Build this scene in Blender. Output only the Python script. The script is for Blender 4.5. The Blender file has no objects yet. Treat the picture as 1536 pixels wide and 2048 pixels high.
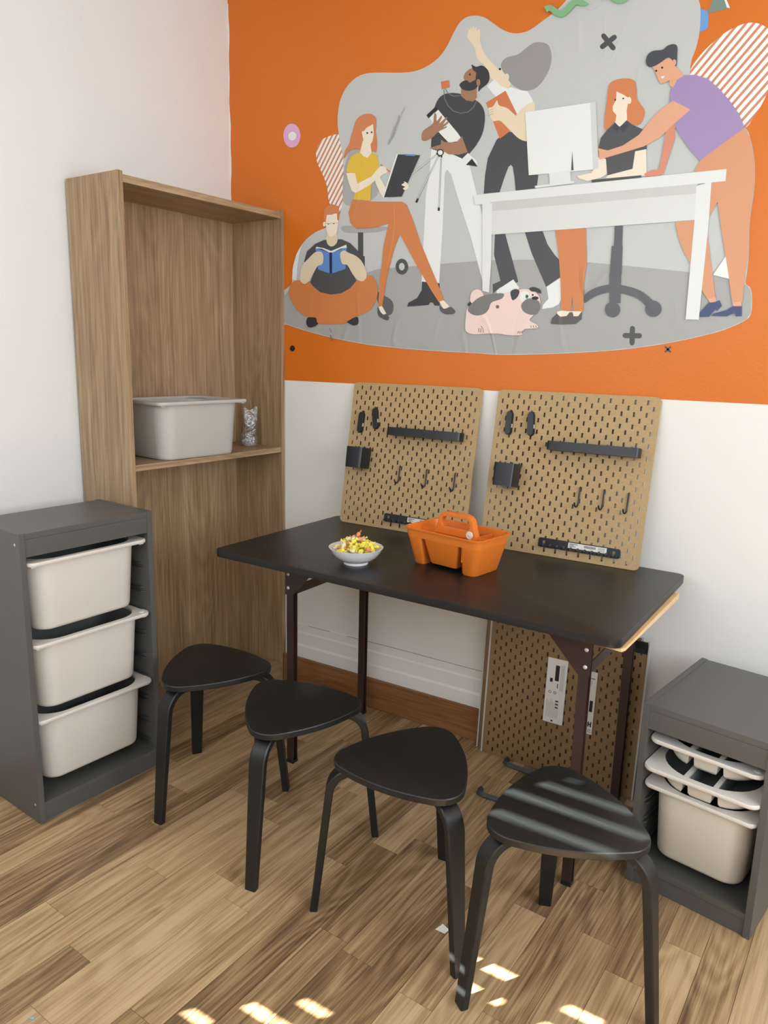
import bpy, bmesh, math, random
from mathutils import Vector, Matrix
from mathutils.geometry import tessellate_polygon
random.seed(7)
S = bpy.context.scene
COL = S.collection
PI = math.pi

# ------------------------------------------------------------------ camera
CAM_LOC = Vector((2.3559, -2.5174, 1.4782)); YAW, PIT, ROLL, FPX = -0.5532, 0.2084, 0.0250, 1498.96
_F = Vector((math.sin(YAW)*math.cos(PIT), math.cos(YAW)*math.cos(PIT), -math.sin(PIT)))
_R = Vector((math.cos(YAW), -math.sin(YAW), 0)); _U = _R.cross(_F)
_R2 = math.cos(ROLL)*_R + math.sin(ROLL)*_U; _U2 = -math.sin(ROLL)*_R + math.cos(ROLL)*_U
cd = bpy.data.cameras.new('camera'); cam = bpy.data.objects.new('camera', cd); COL.objects.link(cam)
cd.sensor_fit = 'VERTICAL'; cd.sensor_height = 24.0; cd.lens = FPX*24.0/2048.0; cd.clip_start = 0.02
cam.matrix_world = Matrix(((_R2.x, _U2.x, -_F.x, CAM_LOC.x), (_R2.y, _U2.y, -_F.y, CAM_LOC.y), (_R2.z, _U2.z, -_F.z, CAM_LOC.z), (0, 0, 0, 1)))
S.camera = cam

# ------------------------------------------------------------------ world, sun, daylight, exposure
w = bpy.data.worlds.new('world'); S.world = w; w.use_nodes = True
w.node_tree.nodes['Background'].inputs[0].default_value = (0.80, 0.90, 1.0, 1)
w.node_tree.nodes['Background'].inputs[1].default_value = 1.0
SUN_AZ = Vector((0.566, 0.824)); SUN_EL = math.radians(30)
def add_sun():
    l = bpy.data.lights.new('sun', 'SUN'); l.energy = 88; l.angle = math.radians(0.30); l.color = (1, 0.95, 0.86)
    o = bpy.data.objects.new('sun', l); COL.objects.link(o)
    d = Vector((SUN_AZ.x*math.cos(SUN_EL), SUN_AZ.y*math.cos(SUN_EL), -math.sin(SUN_EL)))
    o.rotation_euler = d.to_track_quat('-Z', 'Y').to_euler(); o.location = (0, -5, 4)
add_sun()
def area(name, loc, target, sx, sy, power, col):
    l = bpy.data.lights.new(name, 'AREA'); l.shape = 'RECTANGLE'; l.size = sx; l.size_y = sy; l.energy = power; l.color = col
    o = bpy.data.objects.new(name, l); COL.objects.link(o); o.location = loc
    o.rotation_euler = (Vector(target)-Vector(loc)).to_track_quat('-Z', 'Y').to_euler(); return o
area('daylight_right_window', (4.33, -1.75, 1.75), (0, -1.75, 1.1), 2.3, 1.5, 66, (0.90, 0.965, 1.0))
area('daylight_front_window', (1.3, -2.93, 1.85), (1.3, 0, .9), 2.4, 1.2, 30, (0.93, 0.98, 1.0))
S.view_settings.view_transform = 'Standard'; S.view_settings.look = 'None'
S.view_settings.gamma = 1.0; S.view_settings.exposure = 0.03; S.view_settings.use_curve_mapping = False
S.cycles.use_denoising = True
S.cycles.max_bounces = 8; S.cycles.diffuse_bounces = 5; S.cycles.glossy_bounces = 4
S.cycles.transparent_max_bounces = 12; S.cycles.sample_clamp_indirect = 6.0
S.cycles.caustics_reflective = False; S.cycles.caustics_refractive = False

# ------------------------------------------------------------------ materials
def lin(c):
    return tuple(((x/255)/12.92 if x/255 <= .04045 else ((x/255+.055)/1.055)**2.4) for x in c)+(1,)
def mat(name, rgb, rough=.5, spec=.5, metal=0, bump=0, bscale=200, coat=0, trans=0, emit=None, var=0, vscale=6):
    m = bpy.data.materials.new(name); m.use_nodes = True; nt = m.node_tree; b = nt.nodes['Principled BSDF']
    b.inputs['Base Color'].default_value = lin(rgb); b.inputs['Roughness'].default_value = rough
    b.inputs['Specular IOR Level'].default_value = spec; b.inputs['Metallic'].default_value = metal
    b.inputs['Coat Weight'].default_value = coat
    tc = nt.nodes.new('ShaderNodeTexCoord')
    if var:
        n = nt.nodes.new('ShaderNodeTexNoise'); n.inputs['Scale'].default_value = vscale; n.inputs['Detail'].default_value = 4
        nt.links.new(tc.outputs['Object'], n.inputs['Vector'])
        mx = nt.nodes.new('ShaderNodeMix'); mx.data_type = 'RGBA'
        mx.inputs[6].default_value = lin([max(0, v*(1-var)) for v in rgb]); mx.inputs[7].default_value = lin([min(255, v*(1+var)) for v in rgb])
        nt.links.new(n.outputs['Fac'], mx.inputs[0]); nt.links.new(mx.outputs[2], b.inputs['Base Color'])
    if bump:
        n = nt.nodes.new('ShaderNodeTexNoise'); n.inputs['Scale'].default_value = bscale; n.inputs['Detail'].default_value = 3
        nt.links.new(tc.outputs['Object'], n.inputs['Vector'])
        bp = nt.nodes.new('ShaderNodeBump'); bp.inputs['Strength'].default_value = bump; bp.inputs['Distance'].default_value = .002
        nt.links.new(n.outputs['Fac'], bp.inputs['Height']); nt.links.new(bp.outputs['Normal'], b.inputs['Normal'])
    return m
def wood(name, stops, axis='Z', rough=.5, stretch=.06, scale=26, perobj=False, spec=.4, bump=.15, spread=.25, fig=.05):
    """grain runs along axis; stops = dark..light rgb list"""
    m = bpy.data.materials.new(name); m.use_nodes = True; nt = m.node_tree; N = nt.nodes; L = nt.links; b = N['Principled BSDF']
    b.inputs['Roughness'].default_value = rough; b.inputs['Specular IOR Level'].default_value = spec
    tc = N.new('ShaderNodeTexCoord'); mp = N.new('ShaderNodeMapping'); L.new(tc.outputs['Object'], mp.inputs['Vector'])
    s = [1, 1, 1]; s['XYZ'.index(axis)] = stretch; mp.inputs['Scale'].default_value = s
    vec = mp.outputs['Vector']; rnd = None
    if perobj:
        oi = N.new('ShaderNodeObjectInfo'); rnd = oi.outputs['Random']
        mu = N.new('ShaderNodeMath'); mu.operation = 'MULTIPLY'; mu.inputs[1].default_value = 37.0; L.new(rnd, mu.inputs[0])
        va = N.new('ShaderNodeVectorMath'); va.operation = 'ADD'; L.new(vec, va.inputs[0]); L.new(mu.outputs[0], va.inputs[1]); vec = va.outputs[0]
    def noise(sc, det, rgh, dis, strx=1.0):
        n = N.new('ShaderNodeTexNoise'); n.inputs['Scale'].default_value = sc; n.inputs['Detail'].default_value = det
        n.inputs['Roughness'].default_value = rgh; n.inputs['Distortion'].default_value = dis
        if strx != 1.0:
            mm = N.new('ShaderNodeMapping'); ss = [1, 1, 1]; ss['XYZ'.index(axis)] = strx; mm.inputs['Scale'].default_value = ss
            L.new(vec, mm.inputs['Vector']); L.new(mm.outputs[0], n.inputs['Vector'])
        else: L.new(vec, n.inputs['Vector'])
        return n
    big = noise(scale*.30, 2, .5, .5, 1.8)
    mid = noise(scale*1.3, 5, .6, .4, .55)
    wv = noise(scale*7.5, 5, .68, .25, .28)
    f2 = N.new('ShaderNodeMath'); f2.operation = 'MULTIPLY'; f2.inputs[1].default_value = 95.0; L.new(big.outputs['Fac'], f2.inputs[0])
    si = N.new('ShaderNodeMath'); si.operation = 'SINE'; L.new(f2.outputs[0], si.inputs[0])
    ab = N.new('ShaderNodeMath'); ab.operation = 'MULTIPLY'; ab.inputs[1].default_value = fig; L.new(si.outputs[0], ab.inputs[0])
    a1 = N.new('ShaderNodeMath'); a1.operation = 'MULTIPLY_ADD'; a1.inputs[1].default_value = 1.0; L.new(wv.outputs['Fac'], a1.inputs[0]); L.new(ab.outputs[0], a1.inputs[2])
    a0 = N.new('ShaderNodeMath'); a0.operation = 'MULTIPLY_ADD'; a0.inputs[1].default_value = .50; L.new(mid.outputs['Fac'], a0.inputs[0]); L.new(a1.outputs[0], a0.inputs[2])
    a2 = N.new('ShaderNodeMath'); a2.operation = 'MULTIPLY_ADD'; a2.inputs[1].default_value = .35; L.new(big.outputs['Fac'], a2.inputs[0]); L.new(a0.outputs[0], a2.inputs[2])
    last = a2.outputs[0]; off = -.425
    sub = N.new('ShaderNodeMath'); sub.operation = 'ADD'; sub.inputs[1].default_value = off; L.new(last, sub.inputs[0]); last = sub.outputs[0]
    if perobj:
        pm = N.new('ShaderNodeMath'); pm.operation = 'MULTIPLY_ADD'; pm.inputs[1].default_value = .42; L.new(rnd, pm.inputs[0]); L.new(last, pm.inputs[2])
        ps = N.new('ShaderNodeMath'); ps.operation = 'ADD'; ps.inputs[1].default_value = -.17; L.new(pm.outputs[0], ps.inputs[0]); last = ps.outputs[0]
    cr = N.new('ShaderNodeValToRGB'); L.new(last, cr.inputs[0]); els = cr.color_ramp.elements
    pos = [.5-spread+2*spread*i/(len(stops)-1) for i in range(len(stops))]
    els[0].position = pos[0]; els[0].color = lin(stops[0]); els[1].position = pos[-1]; els[1].color = lin(stops[-1])
    for p_, c_ in list(zip(pos, stops))[1:-1]:
        e = els.new(p_); e.color = lin(c_)
    L.new(cr.outputs[0], b.inputs['Base Color'])
    bp = N.new('ShaderNodeBump'); bp.inputs['Strength'].default_value = bump; bp.inputs['Distance'].default_value = .0015
    L.new(wv.outputs['Fac'], bp.inputs['Height']); L.new(bp.outputs['Normal'], b.inputs['Normal'])
    return m
def wrinkled(name, rgb, rough=.38):
    m = mat(name, rgb, rough, .5); nt = m.node_tree; N = nt.nodes; L = nt.links
    tc = N.new('ShaderNodeTexCoord'); mp = N.new('ShaderNodeMapping'); mp.inputs['Rotation'].default_value = (0, .5, 0); mp.inputs['Scale'].default_value = (2.4, 1, 1.0)
    L.new(tc.outputs['Object'], mp.inputs['Vector'])
    n = N.new('ShaderNodeTexNoise'); n.inputs['Scale'].default_value = 1.5; n.inputs['Detail'].default_value = 1; n.inputs['Distortion'].default_value = 1.6; L.new(mp.outputs[0], n.inputs['Vector'])
    # sparse creases: sharp valley where noise crosses .5
    s = N.new('ShaderNodeMath'); s.operation = 'SUBTRACT'; s.inputs[1].default_value = .5; L.new(n.outputs['Fac'], s.inputs[0])
    a = N.new('ShaderNodeMath'); a.operation = 'ABSOLUTE'; L.new(s.outputs[0], a.inputs[0])
    mr = N.new('ShaderNodeMapRange'); mr.inputs[1].default_value = 0; mr.inputs[2].default_value = .05; mr.inputs[3].default_value = 1; mr.inputs[4].default_value = 0; L.new(a.outputs[0], mr.inputs[0])
    n2 = N.new('ShaderNodeTexNoise'); n2.inputs['Scale'].default_value = 1.7; L.new(tc.outputs['Object'], n2.inputs['Vector'])
    r2 = N.new('ShaderNodeMapRange'); r2.inputs[1].default_value = .5; r2.inputs[2].default_value = .62; L.new(n2.outputs['Fac'], r2.inputs[0])
    mu = N.new('ShaderNodeMath'); mu.operation = 'MULTIPLY'; L.new(mr.outputs[0], mu.inputs[0]); L.new(r2.outputs[0], mu.inputs[1])
    bp = N.new('ShaderNodeBump'); bp.inputs['Strength'].default_value = .35; bp.inputs['Distance'].default_value = .004
    L.new(mu.outputs[0], bp.inputs['Height']); L.new(bp.outputs['Normal'], N['Principled BSDF'].inputs['Normal'])
    return m
def stripes(name, ang, pitch, frac, ca, cb):
    m = mat(name, ca, .4); nt = m.node_tree; N = nt.nodes; L = nt.links
    tc = N.new('ShaderNodeTexCoord'); d = N.new('ShaderNodeVectorMath'); d.operation = 'DOT_PRODUCT'
    d.inputs[1].default_value = (math.sin(ang)/pitch, 0, -math.cos(ang)/pitch); L.new(tc.outputs['Object'], d.inputs[0])
    f = N.new('ShaderNodeMath'); f.operation = 'FRACT'; L.new(d.outputs['Value'], f.inputs[0])
    g = N.new('ShaderNodeMath'); g.operation = 'LESS_THAN'; g.inputs[1].default_value = frac; L.new(f.outputs[0], g.inputs[0])
    mx = N.new('ShaderNodeMix'); mx.data_type = 'RGBA'; mx.inputs[6].default_value = lin(ca); mx.inputs[7].default_value = lin(cb)
    L.new(g.outputs[0], mx.inputs[0]); L.new(mx.outputs[2], N['Principled BSDF'].inputs['Base Color'])
    return m

M = {}
M['white_wall'] = mat('white_wall_paint', (228, 229, 228), .55, .4, bump=.25, bscale=90)
M['white_gloss'] = mat('white_lower_wall_paint', (230, 230, 226), .35, .5, bump=.15, bscale=60)
M['orange_wall'] = mat('orange_wall_paint', (211, 111, 22), .42, .5, bump=.3, bscale=110)
M['oak'] = wood('oak_laminate_upright', [(125, 102, 75), (149, 124, 95), (168, 143, 112), (186, 162, 131)], 'Z', .45, .07, 20, bump=.08)
M['oak_h'] = wood('oak_laminate_lengthwise', [(125, 102, 75), (149, 124, 95), (168, 143, 112), (186, 162, 131)], 'Y', .45, .07, 20, bump=.08)
M['oak_edge'] = wood('oak_edge_band', [(160, 128, 90), (184, 152, 112), (198, 168, 128)], 'Z', .5, .05, 60)
M['plank'] = wood('laminate_floor', [(101, 79, 56), (133, 107, 77), (164, 136, 100), (184, 156, 118), (200, 173, 134)], 'Y', .36, .07, 21, perobj=True, spec=.45, bump=.12, spread=.31, fig=.07)
M['gap'] = mat('floor_joint', (60, 45, 32), .8)
M['base_wood'] = wood('skirting_wood', [(104, 68, 40), (134, 92, 56), (152, 110, 72)], 'X', .45, .07, 24)
M['grey_cab'] = mat('dark_grey_foil', (88, 89, 87), .42, .5, bump=.05, bscale=500)
M['rail'] = mat('dark_grey_plastic', (62, 64, 66), .45)
M['bin'] = mat('off_white_plastic', (218, 215, 209), .42, .5)
M['bin_g'] = mat('light_grey_plastic', (190, 187, 182), .42, .5)
M['black_top'] = wood('black_brown_tabletop', [(18, 19, 21), (24, 25, 27), (34, 35, 37)], 'X', .38, .06, 30, spec=.5, bump=.1)
M['black_edge'] = mat('black_edge_band', (22, 24, 27), .4)
M['pine'] = wood('pine_board_edge', [(206, 172, 124), (224, 194, 146), (236, 212, 170)], 'Y', .5, .06, 60)
M['brown_steel'] = mat('brown_painted_steel', (58, 40, 36), .35, .5)
M['rivet'] = mat('rivet_metal', (215, 210, 205), .35, .5, metal=.3)
M['stool'] = wood('black_stained_wood', [(16, 19, 20), (21, 24, 25), (29, 32, 33)], 'X', .40, .05, 50, spec=.5, bump=.12)
M['hardboard'] = mat('brown_hardboard', (178, 152, 112), .6, .3, bump=.2, bscale=400, var=.1, vscale=160)
M['hardboard2'] = mat('hardboard_in_film', (156, 124, 84), .38, .5, bump=.2, bscale=60, var=.06, vscale=9)
M['hole_side'] = mat('hardboard_cut_edge', (84, 60, 40), .8)
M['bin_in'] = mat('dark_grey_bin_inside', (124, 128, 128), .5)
M['black_plastic'] = mat('black_plastic', (23, 27, 35), .35, .5)
M['slot_back'] = mat('clip_recess', (130, 105, 75), .6)
M['orange_plastic'] = mat('orange_plastic', (224, 122, 42), .42, .5, bump=.05, bscale=300)
M['white_cer'] = mat('white_ceramic', (235, 236, 238), .15, .5, coat=.5)
M['label'] = mat('white_label_paper', (222, 222, 218), .5)
M['ink'] = mat('black_print', (30, 30, 34), .5)
M['ink_g'] = mat('grey_print', (140, 140, 140), .5)
M['candy_y'] = mat('yellow_wrapper', (246, 224, 84), .3, .6, var=.12, vscale=150)
M['candy_p'] = mat('pale_yellow_wrapper', (242, 234, 180), .25, .6, var=.2, vscale=150)
M['candy_o'] = mat('orange_red_wrapper', (236, 146, 98), .3, .6, var=.2, vscale=150)
M['paper'] = mat('white_scrap_paper', (225, 222, 212), .5)
M['blue_scrap'] = mat('light_blue_scrap', (140, 190, 215), .5)
M['screw'] = mat('zinc_screws', (150, 150, 154), .35, metal=.9)
M['glass'] = mat('window_glass', (255, 255, 255), .05)
M['stripes_l'] = stripes('striped_print_left', math.radians(55), .0177, .42, (238, 236, 232), (196, 130, 98))
M['stripes_r'] = stripes('striped_print_right', math.radians(49), .018, .42, (246, 244, 240), (200, 136, 108))
def film_mat(name, a):
    m = bpy.data.materials.new(name); m.use_nodes = True; N = m.node_tree.nodes; L = m.node_tree.links
    b = N.new('ShaderNodeBsdfGlossy'); b.inputs['Roughness'].default_value = .15; b.inputs['Color'].default_value = (.9, .92, .94, 1)
    t = N.new('ShaderNodeBsdfTransparent'); t.inputs[0].default_value = (.93, .93, .93, 1); mx = N.new('ShaderNodeMixShader'); mx.inputs[0].default_value = a
    tc = N.new('ShaderNodeTexCoord'); n = N.new('ShaderNodeTexNoise'); n.inputs['Scale'].default_value = 45; n.inputs['Detail'].default_value = 3; n.inputs['Distortion'].default_value = 1.5
    L.new(tc.outputs['Object'], n.inputs['Vector']); bp = N.new('ShaderNodeBump'); bp.inputs['Strength'].default_value = .9; bp.inputs['Distance'].default_value = .006
    L.new(n.outputs['Fac'], bp.inputs['Height']); L.new(bp.outputs['Normal'], b.inputs['Normal'])
    L.new(t.outputs[0], mx.inputs[1]); L.new(b.outputs[0], mx.inputs[2]); L.new(mx.outputs[0], N['Material Output'].inputs['Surface'])
    return m
M['bag'] = film_mat('clear_plastic_bag', .11)
M['film'] = film_mat('clear_shrink_film', .035)
PR = dict(grey=(192, 197, 197), floor=(163, 165, 164), dark=(72, 74, 78), chairgrey=(166, 168, 168), midgrey2=(92, 94, 96), skin=(228, 214, 186),
          skinlight=(236, 226, 208), skin2=(220, 206, 180), hairgrey=(150, 150, 148), black=(28, 30, 34), white=(228, 234, 233), crease=(190, 170, 140),
          pants=(66, 69, 74), orange2=(204, 120, 74), black2=(50, 52, 56), shirtblack=(60, 62, 66), tan=(160, 120, 92), strap=(112, 118, 120),
          orangehair=(206, 128, 82), yellow=(222, 186, 58), blue=(96, 140, 205), orangepants=(204, 126, 72), fold=(222, 140, 88), shoe=(84, 82, 84),
          shirtdark=(76, 78, 82), navy2=(28, 40, 76), navy3=(58, 62, 78), pane=(206, 212, 212), dark3=(86, 88, 94), orangeman=(210, 150, 112), white2=(222, 227, 227),
          skinman=(220, 166, 134), skinman2=(212, 138, 112), navy=(56, 70, 116), purple=(158, 138, 186), hairnavy=(66, 72, 82), pane2=(214, 219, 217), pane3=(198, 201, 198),
          pink=(234, 210, 204), doggrey=(116, 116, 116), brown=(110, 92, 86), green=(70, 150, 110), pinkring=(222, 170, 210), green2=(124, 182, 132),
          blue2=(108, 158, 220), coneg=(116, 142, 132), smudge=(160, 162, 162), smudge2=(118, 116, 114))
def pmat(k):
    if k == 'stripesL': return M['stripes_l']
    if k == 'stripesR': return M['stripes_r']
    if 'pr_'+k not in M: M['pr_'+k] = wrinkled('print_'+k, PR[k])
    return M['pr_'+k]

# ------------------------------------------------------------------ mesh helpers
class MB:
    def __init__(s): s.v = []; s.f = []; s.m = []
    def add(s, vs, fs, mi=0):
        o = len(s.v); s.v += [tuple(v) for v in vs]; s.f += [tuple(o+i for i in f) for f in fs]; s.m += [mi]*len(fs)
    def box(s, x0, y0, z0, x1, y1, z1, mi=0, T=None):
        vs = [Vector((x, y, z)) for z in (z0, z1) for y in (y0, y1) for x in (x0, x1)]
        if T: vs = [T @ v for v in vs]
        s.add(vs, [(0, 2, 3, 1), (4, 5, 7, 6), (0, 1, 5, 4), (2, 6, 7, 3), (0, 4, 6, 2), (1, 3, 7, 5)], mi)
    def loft(s, rings, cap0=True, cap1=True, mi=0, closed=True):
        n = len(rings[0]); vs = [p for r in rings for p in r]; fs = []
        for k in range(len(rings)-1):
            for i in range(n if closed else n-1):
                j = (i+1) % n; fs.append((k*n+i, k*n+j, (k+1)*n+j, (k+1)*n+i))
        if cap0: fs.append(tuple(range(n-1, -1, -1)))
        if cap1: fs.append(tuple(range((len(rings)-1)*n, len(rings)*n)))
        s.add(vs, fs, mi)
    def prism(s, poly, z0, z1, mi=0, T=None):
        r0 = [Vector((x, y, z0)) for x, y in poly]; r1 = [Vector((x, y, z1)) for x, y in poly]
        if T: r0 = [T @ v for v in r0]; r1 = [T @ v for v in r1]
        s.loft([r0, r1], True, True, mi)
    def tube(s, pts, r, n=8, mi=0, flat=1.0):
        pts = [Vector(p) for p in pts]; rings = []; prev = None
        for i, p in enumerate(pts):
            d = (pts[min(i+1, len(pts)-1)]-pts[max(i-1, 0)]).normalized()
            if prev is None:
                a = Vector((0, 0, 1)) if abs(d.z) < .9 else Vector((1, 0, 0)); u = d.cross(a).normalized()
            else: u = (prev - d*prev.dot(d)).normalized()
            prev = u; v = d.cross(u); rr = r[i] if isinstance(r, (list, tuple)) else r
            rings.append([p+(u*math.cos(t)*rr+v*math.sin(t)*rr*flat) for t in [2*PI*k/n for k in range(n)]])
        s.loft(rings, True, True, mi)
    def lathe(s, prof, n=40, c=(0, 0, 0), mi=0, caps=(True, True)):
        rings = [[Vector((c[0]+r*math.cos(2*PI*k/n), c[1]+r*math.sin(2*PI*k/n), c[2]+z)) for k in range(n)] for r, z in prof]
        s.loft(rings, caps[0], caps[1], mi)
    def mesh(s, name, mats, smooth=None, bevel=0):
        me = bpy.data.meshes.new(name); me.from_pydata(s.v, [], s.f)
        for m in (mats if isinstance(mats, (list, tuple)) else [mats]): me.materials.append(m)
        me.polygons.foreach_set('material_index', s.m)
        bm = bmesh.new(); bm.from_mesh(me); bmesh.ops.recalc_face_normals(bm, faces=bm.faces)
        if bevel:
            es = [e for e in bm.edges if e.is_manifold and e.calc_face_angle(0) > .8]
            bmesh.ops.bevel(bm, geom=es, offset=bevel, segments=2, profile=.7, affect='EDGES', clamp_overlap=True)
        if smooth is not None:
            for f in bm.faces: f.smooth = True
            for e in bm.edges:
                if e.is_manifold and e.calc_face_angle(0) > smooth: e.smooth = False
        bm.to_mesh(me); bm.free(); me.update(); return me
    def obj(s, name, mats, parent=None, loc=(0, 0, 0), rot=(0, 0, 0), smooth=None, bevel=0, **kw):
        o = bpy.data.objects.new(name, s.mesh(name, mats, smooth, bevel)); COL.objects.link(o)
        o.location = loc; o.rotation_euler = rot
        if parent: o.parent = parent
        for k, v in kw.items(): o[k] = v
        return o
def box(name, b, m, parent=None, bevel=0, **kw):
    q = MB(); q.box(*b); return q.obj(name, m, parent, bevel=bevel, **kw)
def empty(name, label, cat, loc=(0, 0, 0), rz=0, group=None, R=None):
    o = bpy.data.objects.new(name, None); COL.objects.link(o); o.empty_display_size = .05
    if R is not None: o.matrix_world = R
    else: o.location = loc; o.rotation_euler = (0, 0, rz)
    o['label'] = label; o['category'] = cat
    if group: o['group'] = group
    return o
def tag(o, label, cat, group=None):
    o['label'] = label; o['category'] = cat
    if group: o['group'] = group
    return o
def struct(o): o['kind'] = 'structure'; return o
def copy_tree(o, parent=None):
    c = o.copy(); COL.objects.link(c); c.parent = parent
    if parent: c.matrix_parent_inverse = o.matrix_parent_inverse.copy()
    for ch in list(o.children): copy_tree(ch, c)
    return c
def rrect(w, d, r, n=6, cx=0, cy=0):
    pts = []
    for k, (sx, sy) in enumerate(((1, 1), (-1, 1), (-1, -1), (1, -1))):
        for i in range(n+1):
            a = PI/2*k+PI/2*i/n
            pts.append((cx+sx*(w/2-r)+r*math.cos(a), cy+sy*(d/2-r)+r*math.sin(a)))
    return pts
def ring(poly, z): return [Vector((x, y, z)) for x, y in poly]
def Rz(a): return Matrix.Rotation(a, 4, 'Z')

# ================================================================== SETTING
YL = -0.055            # the left wall is a little out of square: x = .055*y
def lw(y, off=0): return .055*y+off
# back wall: white below, orange above
OZ = 1.3568
q = MB(); q.box(-.35, 0, 0, 4.4, .12, OZ, 0); q.box(-.35, 0, OZ, 4.4, .12, 2.9, 1)
wb = struct(q.obj('wall_back', [M['white_gloss'], M['orange_wall']]))
# left wall
T = Matrix.Rotation(-.055, 4, 'Z')
q = MB(); q.box(-.12, -3.05, 0, 0, -.0005, 2.9, 0, T); struct(q.obj('wall_left', M['white_wall']))
# white paint carried a little way onto the orange along the corner
q = MB(); zs = [OZ+.0+i*.045 for i in range(34)]
es = [.004+.0022*math.sin(i*1.7)+.0018*math.sin(i*.63+1) for i in range(34)]
for i in range(33):
    q.add([(0, -.0006, zs[i]), (es[i], -.0006, zs[i]), (es[i+1], -.0006, zs[i+1]), (0, -.0006, zs[i+1])], [(0, 1, 2, 3)])
struct(q.obj('trim_1', M['white_wall']))
struct(box('ceiling', (-.35, -3.06, 2.9, 4.5, .12, 3.0), M['white_wall']))
# right wall with its window opening
q = MB(); q.box(4.4, -3.06, 0, 4.52, .12, .95); q.box(4.4, -3.06, 2.55, 4.52, .12, 2.9); q.box(4.4, -.55, .95, 4.52, .12, 2.55)
struct(q.obj('wall_right', M['white_wall']))
q = MB()
for y in (-2.95, -1.78, -.6): q.box(4.42, y, .95, 4.48, y+.05, 2.55)
for z in (.95, 2.5): q.box(4.42, -2.95, z, 4.48, -.55, z+.05)
struct(q.obj('window_1', mat('white_window_frame', (235, 235, 232), .4)))
# front wall (behind the camera) with the blind-covered window the sun comes through
FX0, FX1, FZ0, FZ1 = .045, .40, 1.30, 2.32
q = MB(); Y0, Y1 = -3.06, -3.00
YF = -3.00
def fz(hy, z=.45):   # height on the front wall plane whose sunbeam reaches level z at y = hy
    h = (hy-YF)/SUN_AZ.y; return z+h*math.tan(SUN_EL)
def fx(x, hy): return x-SUN_AZ.x*(hy-YF)/SUN_AZ.y
q.box(-.4, Y0, 0, fx(1.55, -.8)-.45, Y1, 2.9)
WX0 = fx(1.55, -.8)-.45; WX1 = WX0+1.5
q.box(WX1, Y0, 0, 1.12, Y1, 2.9); q.box(1.80, Y0, 0, 4.52, Y1, 2.9); q.box(1.12, Y0, 1.10, 1.80, Y1, 2.9); q.box(1.12, Y0, 0, 1.80, Y1, .55); q.box(WX0, Y0, 0, WX1, Y1, .82); q.box(WX0, Y0, 2.20, WX1, Y1, 2.9)  # includes a low opening added so sunlit floor out of view bounces warm light
struct(q.obj('wall_front', M['white_wall']))
# closed blind, out of view: slits cut in it to shape the sun patches
blind = empty('window_blind', 'closed white window blind behind the viewer, slits cut to shape sun patches', 'blind', (WX0, YF, 0))
slits = []   # (x0,x1,z0,z1) openings in wall coordinates
def slit(xa, xb, y, wy, z=.45):
    slits.append((fx(xa, y)-WX0, fx(xb, y)-WX0, fz(y-wy/2, z), fz(y+wy/2, z)))
slit(1.758, 2.098, -.950, .034); slit(1.818, 2.05, -.872, .032); slit(1.765, 2.045, -1.046, .034); slit(1.864, 1.905, -.818, .016)
slit(1.722, 1.862, -1.013, .026, 0); slit(1.74, 1.84, -1.094, .024, 0); slit(1.965, 2.05, -1.022, .024, 0)
slit(1.345, 1.46, -1.422, .030, 0); slit(1.24, 1.31, -1.51, .030, 0); slit(1.44, 1.52, -1.345, .026, 0)
slit(1.93, 1.99, -1.10, .03, 0)
zz = sorted(set([.81, 2.21]+[s[2] for s in slits]+[s[3] for s in slits]))
blind_mat = mat('white_blind_slat', (225, 222, 214), .5)
for za, zb in zip(zz[:-1], zz[1:]):
    cuts = sorted((s[0], s[1]) for s in slits if s[2] < (za+zb)/2 < s[3])
    x = 0; segs = []
    for a, b in cuts:
        if a > x: segs.append((x, a))
        x = max(x, b)
    if x < 1.5: segs.append((x, 1.5))
    q = MB()
    for a, b in segs: q.box(a, -.012, za, b, -.004, zb)
    q.obj('slat', blind_mat, blind)

# floor: base slab and individual laminate strips
q = MB(); q.box(-.4, -3.06, -.06, 4.5, .02, -.0045)
floor = struct(q.obj('floor', [M['gap']]))
PT = Matrix.Rotation(-.055, 4, 'Z')
PW = .0935; rnd = random.Random(11)
def plank(x0, y0, y1, w=PW):
    g = .0005; L_ = (y1-y0)/2
    q = MB(); q.box(-w/2+g, -L_+g, -.005, w/2-g, L_-g, 0, 0)
    c = PT @ Vector((x0+w/2, (y0+y1)/2, 0))
    o = q.obj('plank', M['plank'], floor, loc=(c.x, c.y, 0), rot=(0, 0, -.055)); return o
for i in range(-2, 31):
    y = .012+.055*(-i)*0
    x0 = i*PW; top = .052*x0-.002
    y = top; first = rnd.choice((.12, .22, .31, .4))
    while y > -2.35:
        L_ = first if first else rnd.choice((.46, .56, .68, .80, .95)); first = None
        y1 = y; y0 = max(y-L_, -2.4); 
        if y1-y0 > .02: plank(x0, y0, y1)
        y = y0
q = MB()   # strips outside the photograph's view, joined
for i in range(-2, 46):
    x0 = i*PW
    for y1, y0 in (((-2.4, -2.95),) if i < 31 else ((-.0+.052*x0*0-.1, -1.2), (-1.2, -2.4), (-2.4, -2.85))):
        q.box(x0+.0005, y0+.0005, -.005, x0+PW-.0005, y1-.0005, 0, 0, PT)
o = q.obj('plank_rest', M['plank'], floor); o['kind'] = 'stuff'

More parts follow.
